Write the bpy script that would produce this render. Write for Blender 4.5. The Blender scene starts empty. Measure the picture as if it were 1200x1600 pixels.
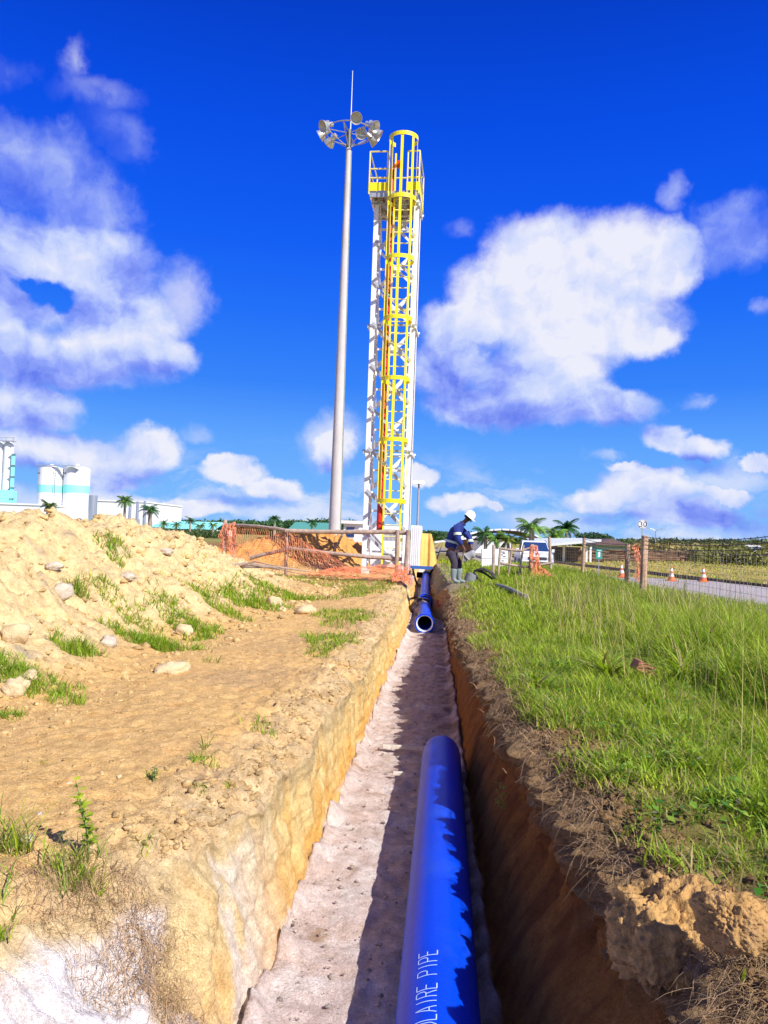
import bpy, bmesh, math, random
import numpy as np
from mathutils import Vector, Matrix
random.seed(7); rng = np.random.default_rng(11)
C = bpy.context.scene.collection
scene = bpy.context.scene
R = math.radians
# ------------------------------------------------------------------ camera
F = 1209.0; YAW = R(4.5); PITCH = R(1.8); ROLL = R(2.0); CAMZ = 1.2
camd = bpy.data.cameras.new('camera'); cam = bpy.data.objects.new('camera', camd); C.objects.link(cam)
cam.location = (0, 0, CAMZ)
RM = Matrix.Rotation(YAW, 3, 'Z') @ Matrix.Rotation(math.pi/2 + PITCH, 3, 'X') @ Matrix.Rotation(ROLL, 3, 'Z')
cam.rotation_euler = RM.to_euler()
camd.sensor_fit = 'VERTICAL'; camd.sensor_height = 24; camd.lens = 24*F/1600
camd.clip_start = .05; camd.clip_end = 5000
scene.camera = cam
scene.render.resolution_x = 768; scene.render.resolution_y = 1024
def ray(px, py): return (RM @ Vector((px-600, 800-py, -F))).normalized()
def at(px, py, Y):                       # world point on the sight line of a pixel at distance Y along the trench
    d = ray(px, py); return Vector((0, 0, CAMZ)) + d*(Y/d.y)
def onz(px, py, z):
    d = ray(px, py); return Vector((0, 0, CAMZ)) + d*((z-CAMZ)/d.z)
# ------------------------------------------------------------------ light
SUN = Vector((.70, -.62, .76)).normalized()
sl = bpy.data.lights.new('sun', 'SUN'); sl.energy = 5.0; sl.angle = R(.5); sl.color = (1, .955, .88)
so = bpy.data.objects.new('sun', sl); C.objects.link(so); so.rotation_euler = SUN.to_track_quat('Z', 'Y').to_euler()
scene.view_settings.view_transform = 'Standard'; scene.view_settings.look = 'None'
scene.view_settings.exposure = 0.45; scene.view_settings.gamma = 1
scene.cycles.max_bounces = 6
def srgb(r, g, b):
    f = lambda c: (c/255/12.92 if c/255 <= .04045 else ((c/255+.055)/1.055)**2.4)
    return (f(r), f(g), f(b), 1)
class NT:
    def __init__(s, nt): s.t = nt; s.n = nt.nodes; s.l = nt.links
    def set(s, sock, v):
        if isinstance(v, bpy.types.NodeSocket): s.l.new(v, sock)
        else: sock.default_value = v
    def m(s, op, a, b=0., c=0., clamp=False):
        n = s.n.new('ShaderNodeMath'); n.operation = op; n.use_clamp = clamp
        s.set(n.inputs[0], a); s.set(n.inputs[1], b); s.set(n.inputs[2], c); return n.outputs[0]
    def v(s, op, a, b=(0, 0, 0), c=(0, 0, 0)):
        n = s.n.new('ShaderNodeVectorMath'); n.operation = op
        s.set(n.inputs[0], a); s.set(n.inputs[1], b)
        if op == 'MULTIPLY_ADD': s.set(n.inputs[2], c)
        return n.outputs['Value'] if op in ('LENGTH', 'DOT_PRODUCT') else n.outputs[0]
    def mix(s, f, a, b, blend='MIX'):
        n = s.n.new('ShaderNodeMix'); n.data_type = 'RGBA'; n.blend_type = blend
        s.set(n.inputs[0], f); s.set(n.inputs[6], a); s.set(n.inputs[7], b); return n.outputs[2]
    def rng(s, v, a, b, c=0., d=1., smooth=False):
        n = s.n.new('ShaderNodeMapRange'); n.clamp = True
        if smooth: n.interpolation_type = 'SMOOTHSTEP'
        for i, q in enumerate((v, a, b, c, d)): s.set(n.inputs[i], q)
        return n.outputs[0]
    def noise(s, vec, scale, detail=5, rough=.55, out=0, dist=0.):
        n = s.n.new('ShaderNodeTexNoise'); s.set(n.inputs['Vector'], vec)
        n.inputs['Scale'].default_value = scale; n.inputs['Detail'].default_value = detail
        n.inputs['Roughness'].default_value = rough; n.inputs['Distortion'].default_value = dist
        return n.outputs[out]
# ------------------------------------------------------------------ sky
def build_world():
    w = bpy.data.worlds.new('World'); scene.world = w; w.use_nodes = True
    T = NT(w.node_tree); bg = T.n['Background']
    tc = T.n.new('ShaderNodeTexCoord'); sep = T.n.new('ShaderNodeSeparateXYZ'); T.l.new(tc.outputs['Generated'], sep.inputs[0])
    az = T.m('ARCTAN2', sep.outputs[0], sep.outputs[1]); el = T.m('ARCSINE', sep.outputs[2])
    cmb = T.n.new('ShaderNodeCombineXYZ'); T.l.new(az, cmb.inputs[0]); T.l.new(el, cmb.inputs[1]); P0 = cmb.outputs[0]
    def ae(px, py):
        d = ray(px, py); return math.atan2(d.x, d.y), math.asin(d.z)
    sky = T.n.new('ShaderNodeTexSky'); sky.sky_type = 'NISHITA'; sky.sun_disc = False
    sky.sun_elevation = math.asin(SUN.z); sky.sun_rotation = math.atan2(SUN.x, SUN.y)
    ramp = T.n.new('ShaderNodeValToRGB'); T.l.new(T.rng(el, 0, R(60)), ramp.inputs[0])
    st = [(0, (140, 196, 255)), (2.5, (122, 186, 255)), (7, (92, 164, 255)), (11, (52, 132, 252)), (16, (30, 112, 250)), (21, (12, 94, 246)),
          (28, (2, 78, 232)), (34, (0, 64, 206)), (48, (0, 46, 160)), (60, (0, 34, 125))]
    e = ramp.color_ramp.elements
    e[0].position = 0; e[0].color = srgb(*st[0][1]); e[1].position = 1; e[1].color = srgb(*st[-1][1])
    for a, c in st[1:-1]:
        q = e.new(a/60); q.color = srgb(*c)
    base = T.mix(.02, ramp.outputs[0], T.v('SCALE', sky.outputs[0]) if False else T.mix(1., sky.outputs[0], (.1, .1, .1, 1), 'MULTIPLY'))
    # warped coordinates give the clouds their billows
    n1 = T.noise(P0, 7, 6, .58, 1); n2 = T.noise(P0, 30, 6, .62, 1)
    w1 = T.v('MULTIPLY_ADD', n1, (.085, .065, 0), (-.0425, -.0325, 0)); w2 = T.v('MULTIPLY_ADD', n2, (.026, .024, 0), (-.013, -.012, 0))
    P = T.v('ADD', T.v('ADD', P0, w1), w2)
    Ps = T.v('ADD', P0, w1)
    def field(blobs, vec, k=.18):
        acc = None
        for cx, cy, rx, ry in blobs:
            a, b = ae(cx, cy); a1, _ = ae(cx+rx, cy); _, b1 = ae(cx, cy-ry)
            sx = 1/abs(a1-a); sy = 1/abs(b1-b)
            L = T.v('LENGTH', T.v('MULTIPLY_ADD', vec, (sx, sy, 0), (-a*sx, -b*sy, 0)))
            acc = L if acc is None else T.m('SMOOTH_MIN', acc, L, k)
        return acc
    thick = [(30, 420, 150, 90), (150, 420, 105, 85), (205, 505, 95, 72), (70, 555, 190, 48), (250, 560, 66, 34), (-40, 500, 80, 110),
             (40, 630, 88, 46), (90, 700, 120, 30), (225, 700, 58, 36), (165, 735, 52, 26), (20, 700, 60, 34),
             (372, 738, 52, 26), (432, 766, 46, 20), (345, 722, 24, 16), (180, 775, 90, 20), (290, 795, 95, 16), (528, 702, 36, 32), (648, 740, 32, 16),
             (855, 415, 105, 88), (955, 415, 105, 92), (800, 470, 105, 75), (735, 505, 72, 42), (905, 500, 150, 72), (1010, 525, 62, 34),
             (700, 570, 62, 60), (840, 590, 105, 60), (920, 635, 98, 36), (760, 640, 105, 36), (1045, 400, 52, 62),
             (1040, 682, 42, 24), (1086, 700, 48, 18), (1010, 762, 84, 28), (930, 782, 62, 20), (1065, 800, 95, 28), (1000, 735, 62, 9),
             (712, 784, 52, 17), (766, 790, 16, 9), (1185, 715, 42, 12), (1130, 768, 50, 14)]
    veil = [(40, 265, 120, 75), (130, 330, 85, 62), (1140, 370, 82, 52), (285, 470, 50, 70), (420, 800, 120, 18), (870, 815, 120, 22), (1150, 820, 120, 25), (120, 790, 170, 24), (520, 690, 50, 40), (1130, 740, 90, 30)]
    thin = [(150, 150, 60, 30), (180, 215, 55, 42), (115, 100, 22, 40), (0, 100, 50, 26), (300, 678, 24, 12),
            (1100, 625, 32, 9), (1188, 478, 18, 12), (722, 356, 24, 18), (1055, 300, 20, 26), (560, 790, 60, 14), (945, 716, 22, 9)]
    shade = [(820, 655, 230, 40), (690, 590, 60, 60), (110, 590, 190, 36), (250, 585, 70, 16), (40, 290, 170, 90), (60, 575, 210, 46), (40, 655, 110, 34), (210, 738, 70, 20), (60, 745, 100, 24), (715, 600, 110, 80), (800, 650, 190, 34),
             (1150, 380, 100, 60), (1055, 722, 70, 16), (1130, 800, 150, 32), (960, 812, 90, 12), (-30, 420, 60, 60), (400, 785, 60, 10), (1010, 575, 60, 20),
             (170, 215, 60, 50), (60, 470, 170, 40), (210, 420, 60, 60), (530, 730, 40, 15), (940, 670, 110, 14), (900, 745, 60, 15)]
    fine = T.noise(P0, 22, 7, .6); fine0 = T.m('SUBTRACT', fine, .5)
    cover = T.noise(T.v('MULTIPLY', P, (1, 3.0, 1)), 5.5, 7, .6)
    dt = T.m('ADD', field(thick, P), T.m('MULTIPLY', fine0, .45))
    hole = field([(38, 440, 30, 12), (76, 454, 44, 22), (96, 468, 22, 18), (985, 590, 42, 26)], P)
    a1 = T.m('MULTIPLY', T.rng(dt, 1.22, .70, 0, 1, True), .97)
    a1 = T.m('MULTIPLY', a1, T.rng(hole, .7, 1.25, 0, 1, True))
    a2 = T.m('MULTIPLY', T.rng(T.m('ADD', field(thin, P), T.m('MULTIPLY', fine0, 2.2)), 1.4, .1, 0, 1, True), T.rng(T.noise(P0, 11, 5, .6),   .38, .62, .05, .5))
    a2 = T.m('MAXIMUM', a2, T.m('MULTIPLY', T.rng(T.m('ADD', field(veil, P), T.m('MULTIPLY', fine0, 1.2)), 1.3, .3, 0, 1, True), .62))
    # general low cloud band round the whole horizon, and scattered cloud behind the viewer
    low = T.m('MULTIPLY', T.rng(cover, .47, .62, 0, 1, True), T.rng(el, R(7.5), R(1.2), 0, .75, True))
    back = T.m('MULTIPLY', T.rng(cover, .50, .64, 0, .9, True), T.rng(T.m('ABSOLUTE', az), .75, 1.2, 0, 1, True))
    al = T.m('MAXIMUM', T.m('MAXIMUM', a1, a2), T.m('MAXIMUM', low, back))
    sh = T.rng(field(shade, Ps, .35), 1.8, .1, 0, .92, True)
    # puffy modelling: difference of the same noise towards the sun side
    na = T.noise(P, 13, 6, .55); nb = T.noise(T.v('ADD', P, (.012, .016, 0)), 13, 6, .55)
    puff = T.m('MULTIPLY', T.m('SUBTRACT', na, nb), 1.8)
    edge = T.rng(dt, .35, 1.0, 0, .05)
    lit = T.m('ADD', T.m('SUBTRACT', T.m('SUBTRACT', .98, T.m('MULTIPLY', sh, .80)), edge), puff, clamp=True)
    cr = T.n.new('ShaderNodeValToRGB'); T.l.new(lit, cr.inputs[0]); q = cr.color_ramp.elements
    q[0].position = 0; q[0].color = srgb(104, 128, 240); q[1].position = 1; q[1].color = srgb(240, 241, 253)
    k = q.new(.3); k.color = srgb(148, 168, 252); k = q.new(.62); k.color = srgb(200, 214, 254)
    tot = T.mix(al, base, cr.outputs[0])
    ground = T.rng(el, -.02, 0)
    tot = T.mix(ground, (.25, .2, .12, 1), tot)
    T.l.new(T.mix(1., tot, (7.3, 7.3, 7.3, 1), 'MULTIPLY'), bg.inputs[0]); bg.inputs[1].default_value = .1
build_world()
# ------------------------------------------------------------------ helpers
MATS = {}
def mat(name, col, rough=.6, metal=0., var=.18, scale=6., bump=.15, bscale=60., spec=.5, dirt=None, stretch=(1, 1, 1)):
    if name in MATS: return MATS[name]
    m = bpy.data.materials.new(name); m.use_nodes = True; T = NT(m.node_tree); b = T.n['Principled BSDF']
    tc = T.n.new('ShaderNodeTexCoord').outputs['Object']; tc = T.v('MULTIPLY', tc, stretch)
    n = T.noise(tc, scale, 5, .6); f = T.rng(n, .3, .7)
    c = (*col[:3], 1)
    lo = tuple(max(0, x*(1-var)) for x in c[:3])+(1,); hi = tuple(min(1, x*(1+var)) for x in c[:3])+(1,)
    o = T.mix(f, lo, hi)
    if dirt:
        dn = T.noise(tc, dirt[1], 6, .65); o = T.mix(T.rng(dn, .52, .68, 0, dirt[2]), o, (*dirt[0], 1))
    T.l.new(o, b.inputs['Base Color']); b.inputs['Roughness'].default_value = rough; b.inputs['Metallic'].default_value = metal
    b.inputs['Specular IOR Level'].default_value = spec
    if bump:
        bn = T.n.new('ShaderNodeBump'); bn.inputs['Strength'].default_value = bump; bn.inputs['Distance'].default_value = .02
        T.l.new(T.noise(tc, bscale, 4, .6), bn.inputs['Height']); T.l.new(bn.outputs[0], b.inputs['Normal'])
    MATS[name] = m; return m
def leafmat(name, rough=.5, trans=.35):
    m = bpy.data.materials.new(name); m.use_nodes = True; T = NT(m.node_tree); b = T.n['Principled BSDF']
    at_ = T.n.new('ShaderNodeAttribute'); at_.attribute_name = 'tone'
    T.l.new(at_.outputs['Color'], b.inputs['Base Color']); b.inputs['Roughness'].default_value = rough
    b.inputs['Specular IOR Level'].default_value = .3
    tr = T.n.new('ShaderNodeBsdfTranslucent'); T.l.new(T.mix(1., at_.outputs['Color'], (1.2, 1.3, .6, 1), 'MULTIPLY'), tr.inputs[0])
    ms = T.n.new('ShaderNodeMixShader'); ms.inputs[0].default_value = trans
    T.l.new(b.outputs[0], ms.inputs[1]); T.l.new(tr.outputs[0], ms.inputs[2]); T.l.new(ms.outputs[0], T.n['Material Output'].inputs[0])
    MATS[name] = m; return m
def tag(o, label=None, cat=None, group=None, kind=None):
    if label: o['label'] = label
    if cat: o['category'] = cat
    if group: o['group'] = group
    if kind: o['kind'] = kind
    return o
def thing(name, label, cat, loc=(0, 0, 0), rz=0, group=None):
    o = bpy.data.objects.new(name, None); o.empty_display_size = .2; C.objects.link(o)
    o.location = loc; o.rotation_euler = (0, 0, rz); return tag(o, label, cat, group)
def copy_tree(o, parent=None):
    c = o.copy(); C.objects.link(c)
    if parent: c.parent = parent
    for ch in list(o.children): copy_tree(ch, c)
    return c
def np_obj(name, V, faces, m, parent=None, smooth=False, tone=None):
    """faces: list of (n,k) int arrays"""
    me = bpy.data.meshes.new(name)
    V = np.asarray(V, np.float32); me.vertices.add(len(V)); me.vertices.foreach_set('co', V.ravel())
    tot = np.concatenate([np.full(len(f), f.shape[1]) for f in faces]).astype(np.int32)
    idx = np.concatenate([f.ravel() for f in faces]).astype(np.int32)
    me.loops.add(len(idx)); me.loops.foreach_set('vertex_index', idx)
    me.polygons.add(len(tot)); st = np.zeros(len(tot), np.int32); st[1:] = np.cumsum(tot)[:-1]
    me.polygons.foreach_set('loop_start', st); me.polygons.foreach_set('loop_total', tot)
    if smooth: me.polygons.foreach_set('use_smooth', np.ones(len(tot), bool))
    me.update(calc_edges=True)
    if tone is not None:
        a = me.color_attributes.new('tone', 'FLOAT_COLOR', 'POINT')
        a.data.foreach_set('color', np.c_[tone, np.ones(len(tone))].astype(np.float32).ravel())
    if m: me.materials.append(m)
    o = bpy.data.objects.new(name, me); C.objects.link(o)
    if parent: o.parent = parent
    return o
class MB:
    def __init__(s): s.v = []; s.f = []
    def add(s, vs, fs):
        k = len(s.v); s.v += [tuple(q) for q in vs]; s.f += [tuple(i+k for i in f) for f in fs]; return s
    def box(s, c, d, M=None, taper=1.):
        x, y, z = d[0]/2, d[1]/2, d[2]/2
        vs = [Vector((i*x*(taper if k > 0 else 1), j*y*(taper if k > 0 else 1), k*z)) for k in (-1, 1) for j in (-1, 1) for i in (-1, 1)]
        if M: vs = [M @ q for q in vs]
        c = Vector(c); return s.add([q+c for q in vs], [(0, 2, 3, 1), (4, 5, 7, 6), (0, 1, 5, 4), (2, 6, 7, 3), (0, 4, 6, 2), (1, 3, 7, 5)])
    def bar(s, p, q, w, h=None, up=(0, 0, 1)):
        p, q = Vector(p), Vector(q); h = h or w; d = q-p; z = d.normalized(); u = Vector(up)
        if abs(z.dot(u)) > .98: u = Vector((0, 1, 0))
        x = u.cross(z).normalized(); y = z.cross(x)
        M = Matrix((x, y, z)).transposed(); return s.box((p+q)/2, (w, h, d.length), M)
    def tube(s, pts, rad, n=8, cap=True, flat=1.):
        pts = [Vector(p) for p in pts]; N = len(pts)
        rad = [rad]*N if not hasattr(rad, '__len__') else rad
        k = len(s.v); prev = None
        for i, p in enumerate(pts):
            t = (pts[min(i+1, N-1)]-pts[max(i-1, 0)]).normalized()
            if prev is None:
                u = Vector((0, 0, 1)) if abs(t.z) < .9 else Vector((0, 1, 0)); a = u.cross(t).normalized()
            else: a = (prev - t*prev.dot(t)).normalized()
            prev = a; b = t.cross(a)
            for j in range(n):
                an = 2*math.pi*j/n; s.v.append(tuple(p+(a*math.cos(an)+b*math.sin(an)*flat)*rad[i]))
        for i in range(N-1):
            for j in range(n):
                s.f.append((k+i*n+j, k+i*n+(j+1) % n, k+(i+1)*n+(j+1) % n, k+(i+1)*n+j))
        if cap:
            s.f.append(tuple(k+j for j in reversed(range(n)))); s.f.append(tuple(k+(N-1)*n+j for j in range(n)))
        return s
    def lathe(s, prof, c=(0, 0, 0), n=24, M=None):
        k = len(s.v); c = Vector(c)
        for r, z in prof:
            for j in range(n):
                a = 2*math.pi*j/n; q = Vector((r*math.cos(a), r*math.sin(a), z))
                if M: q = M @ q
                s.v.append(tuple(q+c))
        for i in range(len(prof)-1):
            for j in range(n): s.f.append((k+i*n+j, k+i*n+(j+1) % n, k+(i+1)*n+(j+1) % n, k+(i+1)*n+j))
        return s
    def build(s, name, m, parent=None, smooth=False, bevel=0):
        me = bpy.data.meshes.new(name); me.from_pydata(s.v, [], s.f); me.materials.append(m); me.update()
        o = bpy.data.objects.new(name, me); C.objects.link(o)
        if parent: o.parent = parent
        if smooth:
            me.polygons.foreach_set('use_smooth', [True]*len(me.polygons))
            try: me.set_sharp_from_angle(angle=R(40))
            except Exception: pass
        if bevel:
            md = o.modifiers.new('bevel', 'BEVEL'); md.width = bevel; md.segments = 2; md.limit_method = 'ANGLE'
        return o
# numpy gradient noise
_perm = rng.permutation(256); _perm = np.r_[_perm, _perm, _perm]
_g = rng.normal(size=(256, 3)); _g /= np.linalg.norm(_g, axis=1)[:, None]
def noise3(x, y, z):
    x, y, z = np.broadcast_arrays(np.asarray(x, float), np.asarray(y, float), np.asarray(z, float))
    xi, yi, zi = np.floor(x).astype(int), np.floor(y).astype(int), np.floor(z).astype(int)
    xf, yf, zf = x-xi, y-yi, z-zi; u, v, w = [t*t*t*(t*(t*6-15)+10) for t in (xf, yf, zf)]
    def g(i, j, k):
        h = _perm[_perm[_perm[(xi+i) & 255]+((yi+j) & 255)]+((zi+k) & 255)] & 255
        G = _g[h]; return G[..., 0]*(xf-i)+G[..., 1]*(yf-j)+G[..., 2]*(zf-k)
    L = lambda a, b, t: a+(b-a)*t
    return 1.6*L(L(L(g(0, 0, 0), g(1, 0, 0), u), L(g(0, 1, 0), g(1, 1, 0), u), v), L(L(g(0, 0, 1), g(1, 0, 1), u), L(g(0, 1, 1), g(1, 1, 1), u), v), w)
def fbm(x, y, z=0., o=4, lac=2.1, gain=.5, ridged=False):
    s = 0.; a = 1.
    for i in range(o):
        n = noise3(x, y, z); s = s + a*((1-2*np.abs(n)) if ridged else n); x, y, z, a = np.asarray(x)*lac+3.1, np.asarray(y)*lac+7.7, np.asarray(z)*lac+1.3, a*gain
    return s
def sst(a, b, x): t = np.clip((np.asarray(x, float)-a)/(b-a), 0, 1); return t*t*(3-2*t)
# ------------------------------------------------------------------ terrain shape
def itp(tab): a = np.array(tab, float); return lambda y: np.interp(y, a[:, 0], a[:, 1])
XL = itp([(-6, -1.5), (1.3, -1.95), (2, -1.6), (2.6, -1.25), (3.1, -1.0), (3.6, -.86), (4.5, -.78), (7, -.74), (11, -.80), (17, -.89), (22, -.96), (30, -1.26), (40, -1.26)])
FLf = itp([(-6, -.71), (10, -.71), (16, -.70), (22, -.81), (34, -1.08)])
XR = itp([(-6, .86), (2, .84), (2.4, .79), (2.9, .72), (3.5, .64), (4.15, .56), (5.1, .49), (7, .40), (9, .29), (12, .24), (14, .24), (16, .23), (17.4, .18), (18.6, -.02), (20, -.12), (25, -.32), (34, -.66)])
FRf = itp([(-6, .30), (3, .27), (5, .24), (9, .2), (16, .10), (17.8, .04), (18.8, -.2), (20, -.25), (30, -.55), (34, -.78)])
RX = lambda y: 9.2-.175*(y-17)
def flatmask(x, y):        # 1 where the ground must stay smooth (road)
    return 1-sst(2.4, 3.6, np.abs(x-RX(y)))
def heap(x, y):
    e = sst(2.6, 6.0, y+.6*(x+2.6)*0)*(1-sst(12.5, 21.0, y)); wob = .35*noise3(y*.45, 3.3, 0)+.2*noise3(y*1.4, 8, 0)
    base = -2.55+wob*.8
    h = sst(0, 1, (base-x)/2.7)*(1-.95*sst(-6.2, -10.5, x)) * (1.25+.12*noise3(x*.35, y*.4, 5))
    h1 = h*e
    m2 = 1.12*np.exp(-(((x+4.7)/2.1)**2+((y-25.5)/1.5)**2)**1.2) + .62*np.exp(-(((x+3.0)/1.1)**2+((y-27)/1.2)**2)) + .5*np.exp(-(((x+7.5)/2)**2+((y-24)/2)**2))
    return h1, m2
def bank_z(x, y, fine=True):
    x = np.asarray(x, float); y = np.asarray(y, float)
    h1, m2 = heap(x, y); hm = np.clip(h1*2.2, 0, 1)+np.clip(m2*2, 0, 1); hm = np.clip(hm, 0, 1)
    z = np.where(x > -.3, .10*(1-sst(3.5, 6, x)), 0.)+.10*sst(17, 22, y)*(1-sst(3, 6, np.abs(x)))
    z = z + h1+m2
    fm = flatmask(x, y); fd = 1-sst(35, 60, np.abs(y))*1.
    lf = (1-fm)*fd
    z = z + lf*(.035*fbm(x*.8, y*.8, 2.2, 3)+hm*.16*fbm(x*1.1, y*1.1, 9., 3))
    if fine:
        z = z + lf*hm*(.08*fbm(x*3.1, y*3.1, 4., 3, ridged=True)-.06) + lf*(.012+.042*hm)*fbm(x*9, y*9, 6., 3)
    z = z + np.where(x > 0, lf*(.03*fbm(x*2.2, y*2.2, 14., 3)+.012*fbm(x*9, y*9, 15., 3)), 0)
    z = z - dip(x, y)
    return z
def dip(x, y): return .45*sst(28, 36, y)*(1-sst(47, 56, y))*sst(1.2, 3.0, x)*(1-sst(14, 22, x))
DEP = lambda y: sst(-5.5, -4.2, y)*(1-sst(33.5, 36.5, y))
FZ = -.75
# ------------------------------------------------------------------ terrain mesh
def ground_mat():
    m = bpy.data.materials.new('soil'); m.use_nodes = True; T = NT(m.node_tree); b = T.n['Principled BSDF']
    a = T.n.new('ShaderNodeAttribute'); a.attribute_name = 'tone'
    tc = T.n.new('ShaderNodeTexCoord').outputs['Object']
    n1 = T.noise(tc, 14, 8, .7); n2 = T.noise(tc, 90, 4, .7); n3 = T.noise(tc, 3, 6, .65)
    c = T.mix(1., a.outputs['Color'], T.mix(T.rng(n1, .3, .7), (.70, .65, .58, 1), (1.20, 1.22, 1.2, 1)), 'MULTIPLY')
    c = T.mix(1., c, T.mix(T.rng(n2, .3, .72), (.72, .68, .62, 1), (1.15, 1.13, 1.13, 1)), 'MULTIPLY')
    c = T.mix(T.rng(n3, .56, .66, 0, .22), c, T.mix(1., c, (1.05, .78, .5, 1), 'MULTIPLY'))
    vo = T.n.new('ShaderNodeTexVoronoi'); vo.inputs['Scale'].default_value = 26; T.l.new(T.v('ADD', tc, T.v('SCALE', T.noise(tc, 20, 3, .5, 1))), vo.inputs['Vector'])
    T.l.new(c, b.inputs['Base Color']); b.inputs['Roughness'].default_value = .95; b.inputs['Specular IOR Level'].default_value = .15
    h = T.m('ADD', T.m('MULTIPLY', n1, 1.0), T.m('ADD', T.m('MULTIPLY', n2, .35), T.m('MULTIPLY', vo.outputs['Distance'], -.25)))
    bn = T.n.new('ShaderNodeBump'); bn.inputs['Strength'].default_value = .75; bn.inputs['Distance'].default_value = .035
    T.l.new(h, bn.inputs['Height']); T.l.new(bn.outputs[0], b.inputs['Normal']); return m
SOIL = ground_mat()
def build_ground():
    ys = np.r_[-np.geomspace(900, 7, 12), np.linspace(-6, .75, 60)[:-1], np.geomspace(.75, 44, 560)[:-1], np.geomspace(44, 1500, 60)]
    ny = len(ys)
    SL = np.r_[np.arange(0, 1, .015), np.arange(1, 2, .022), np.arange(2, 7.5, .03), np.arange(7.5, 14, .1), np.geomspace(14, 1400, 34)]
    SR = np.r_[np.arange(0, 1, .015), np.arange(1, 4.5, .05), np.arange(4.5, 12, .15), np.geomspace(12, 1400, 34)]
    nw, nf, nr = 80, 64, 84
    Y = ys[:, None]; dep = DEP(ys)[:, None]; dmask = (dep > .001)
    # trench edges with crumbling wobble
    near = sst(900, 6, np.abs(ys))
    wl = (.07*fbm(ys*1.1, 1.7, 0, 3)+.04*fbm(ys*4.5, 2.7, 0, 4))
    wr = (.06*fbm(ys*1.2, 5.1, 0, 3)+.055*fbm(ys*4.5, 6.7, 0, 4))*(1-.4*sst(10, 18, ys))
    xl = (XL(ys)+wl)[:, None]; xr = (XR(ys)+wr)[:, None]
    fl = (FLf(ys)+.03*fbm(ys*2, 9.1, 0, 3))[:, None]; fr = (FRf(ys)+.03*fbm(ys*2, 4.1, 0, 3))[:, None]
    XLg = xl-SL[None, ::-1]; XRg = xr+SR[None, :]
    ZL = bank_z(XLg, np.broadcast_to(Y, XLg.shape)); ZR = bank_z(XRg, np.broadcast_to(Y, XRg.shape))
    dl = np.clip(SL[::-1]/.30, 0, 1)[None, :]; dr = np.clip(SR/.22, 0, 1)[None, :]
    ZL = ZL - dep*(.10+.05*fbm(Y*2, 1., 3., 2))*(1-dl)**2 - dep*.05*np.maximum(0, fbm(XLg*6, Y*6, 0, 4))*(1-dl*.5)+dep*.02*fbm(XLg*16, Y*16, 0, 3)*(1-dl*.7)+dep*(.035*fbm(XLg*5, Y*5, 3., 3, ridged=True)-.03)*(1-sst(.25, .8, SL[::-1][None, :]))*sst(0, .06, SL[::-1][None, :])
    ZR = ZR - dep*(.06+.05*fbm(Y*2.5, 4., 3., 2))*(1-dr)**2
    ZR = ZR - dep*(.16*sst(10, 13, Y)*(1-sst(17, 18, Y)))*(1-sst(0, .75, SR[None, :]))-dep*.40*sst(17.8, 20, Y)*(1-sst(0, .24, SR[None, :]))
    ztl = ZL[:, -1:]; ztr = ZR[:, :1]
    zf = np.where(dep > .001, (ztl+ztr)/2*(1-dep)+FZ*dep, 0)
    tl = np.linspace(0, 1, nw+2)[1:-1][None, :]; tr = np.linspace(0, 1, nr+2)[1:-1][::-1][None, :]
    nearl = 1-sst(2.4, 4.2, Y)
    fx = tl**(1.15) * (1-nearl)+nearl*tl**.85
    XW = xl+(fl-xl)*fx; ZW = ztl+(zf-ztl)*tl**(1.+.25*nearl)
    dw = dep*sst(0, .06, tl)*(1-.8*sst(.94, 1, tl))
    XW = XW + dw*(.03*fbm(Y*3.5, ZW*1.2, 3., 3)+.016*fbm(Y*15, ZW*1.6, 3., 3)+.02*fbm(Y*2, ZW*9, 3., 3)+.05*nearl*fbm(Y*5, ZW*5, XW*3, 3))
    ZW = ZW + dw*nearl*.06*fbm(Y*4, XW*4, 1., 4)
    under = .085*np.exp(-((tr-.32)/.2)**2)*(1-sst(10, 16, Y))+.02
    XRW = xr+(fr-xr)*tr**1.1 + under*dep*sst(0, .1, tr)
    ZRW = ztr+(zf-ztr)*tr
    topm = 1-sst(.12, .55, tr)
    dwr = dep*sst(0, .05, tr)*(1-.8*sst(.93, 1, tr))
    XRW = XRW - dwr*(.025*fbm(Y*3, ZRW*1.5, 8., 3)+.012*fbm(Y*14, ZRW*4, 8., 3)) - dwr*topm*(.12*fbm(Y*4.5, ZRW*6, 2., 4, ridged=True)-.03)*(1-.5*sst(8, 14, Y))
    ZRW = ZRW + dwr*topm*.04*fbm(Y*9, ZRW*9, 2., 3)
    tf = np.linspace(0, 1, nf)[None, :]; XF = fl+(fr-fl)*tf
    ZF = zf+dep*(.018*fbm(XF*2.5, Y*2.5, 1., 3)+.013*fbm(XF*9, Y*9, 1., 4)+.085*(1-sst(0, .16+.08*fbm(Y*2, 5., 9., 2), tf))**1.5*(.7+.9*fbm(Y*4, XF*4, 9., 3))+.05*(sst(.88, 1, tf))**2)
    X = np.concatenate([XLg, XW, XF, XRW, XRg], 1); Z = np.concatenate([ZL, ZW, ZF, ZRW, ZR], 1); YY = np.broadcast_to(Y, X.shape).copy()
    # raggedness of the rim also along y
    nL, nW, nF, nR2, nR = XLg.shape[1], XW.shape[1], XF.shape[1], XRW.shape[1], XRg.shape[1]
    # colours
    col = np.zeros(X.shape+(3,)); c = lambda *q: np.array(q, float)
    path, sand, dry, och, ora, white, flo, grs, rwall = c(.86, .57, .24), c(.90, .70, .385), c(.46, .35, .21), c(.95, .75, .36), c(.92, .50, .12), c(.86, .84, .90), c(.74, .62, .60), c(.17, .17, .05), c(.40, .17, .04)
    L = lambda a, b, t: a+(b-a)*np.asarray(t)[..., None]
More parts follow.
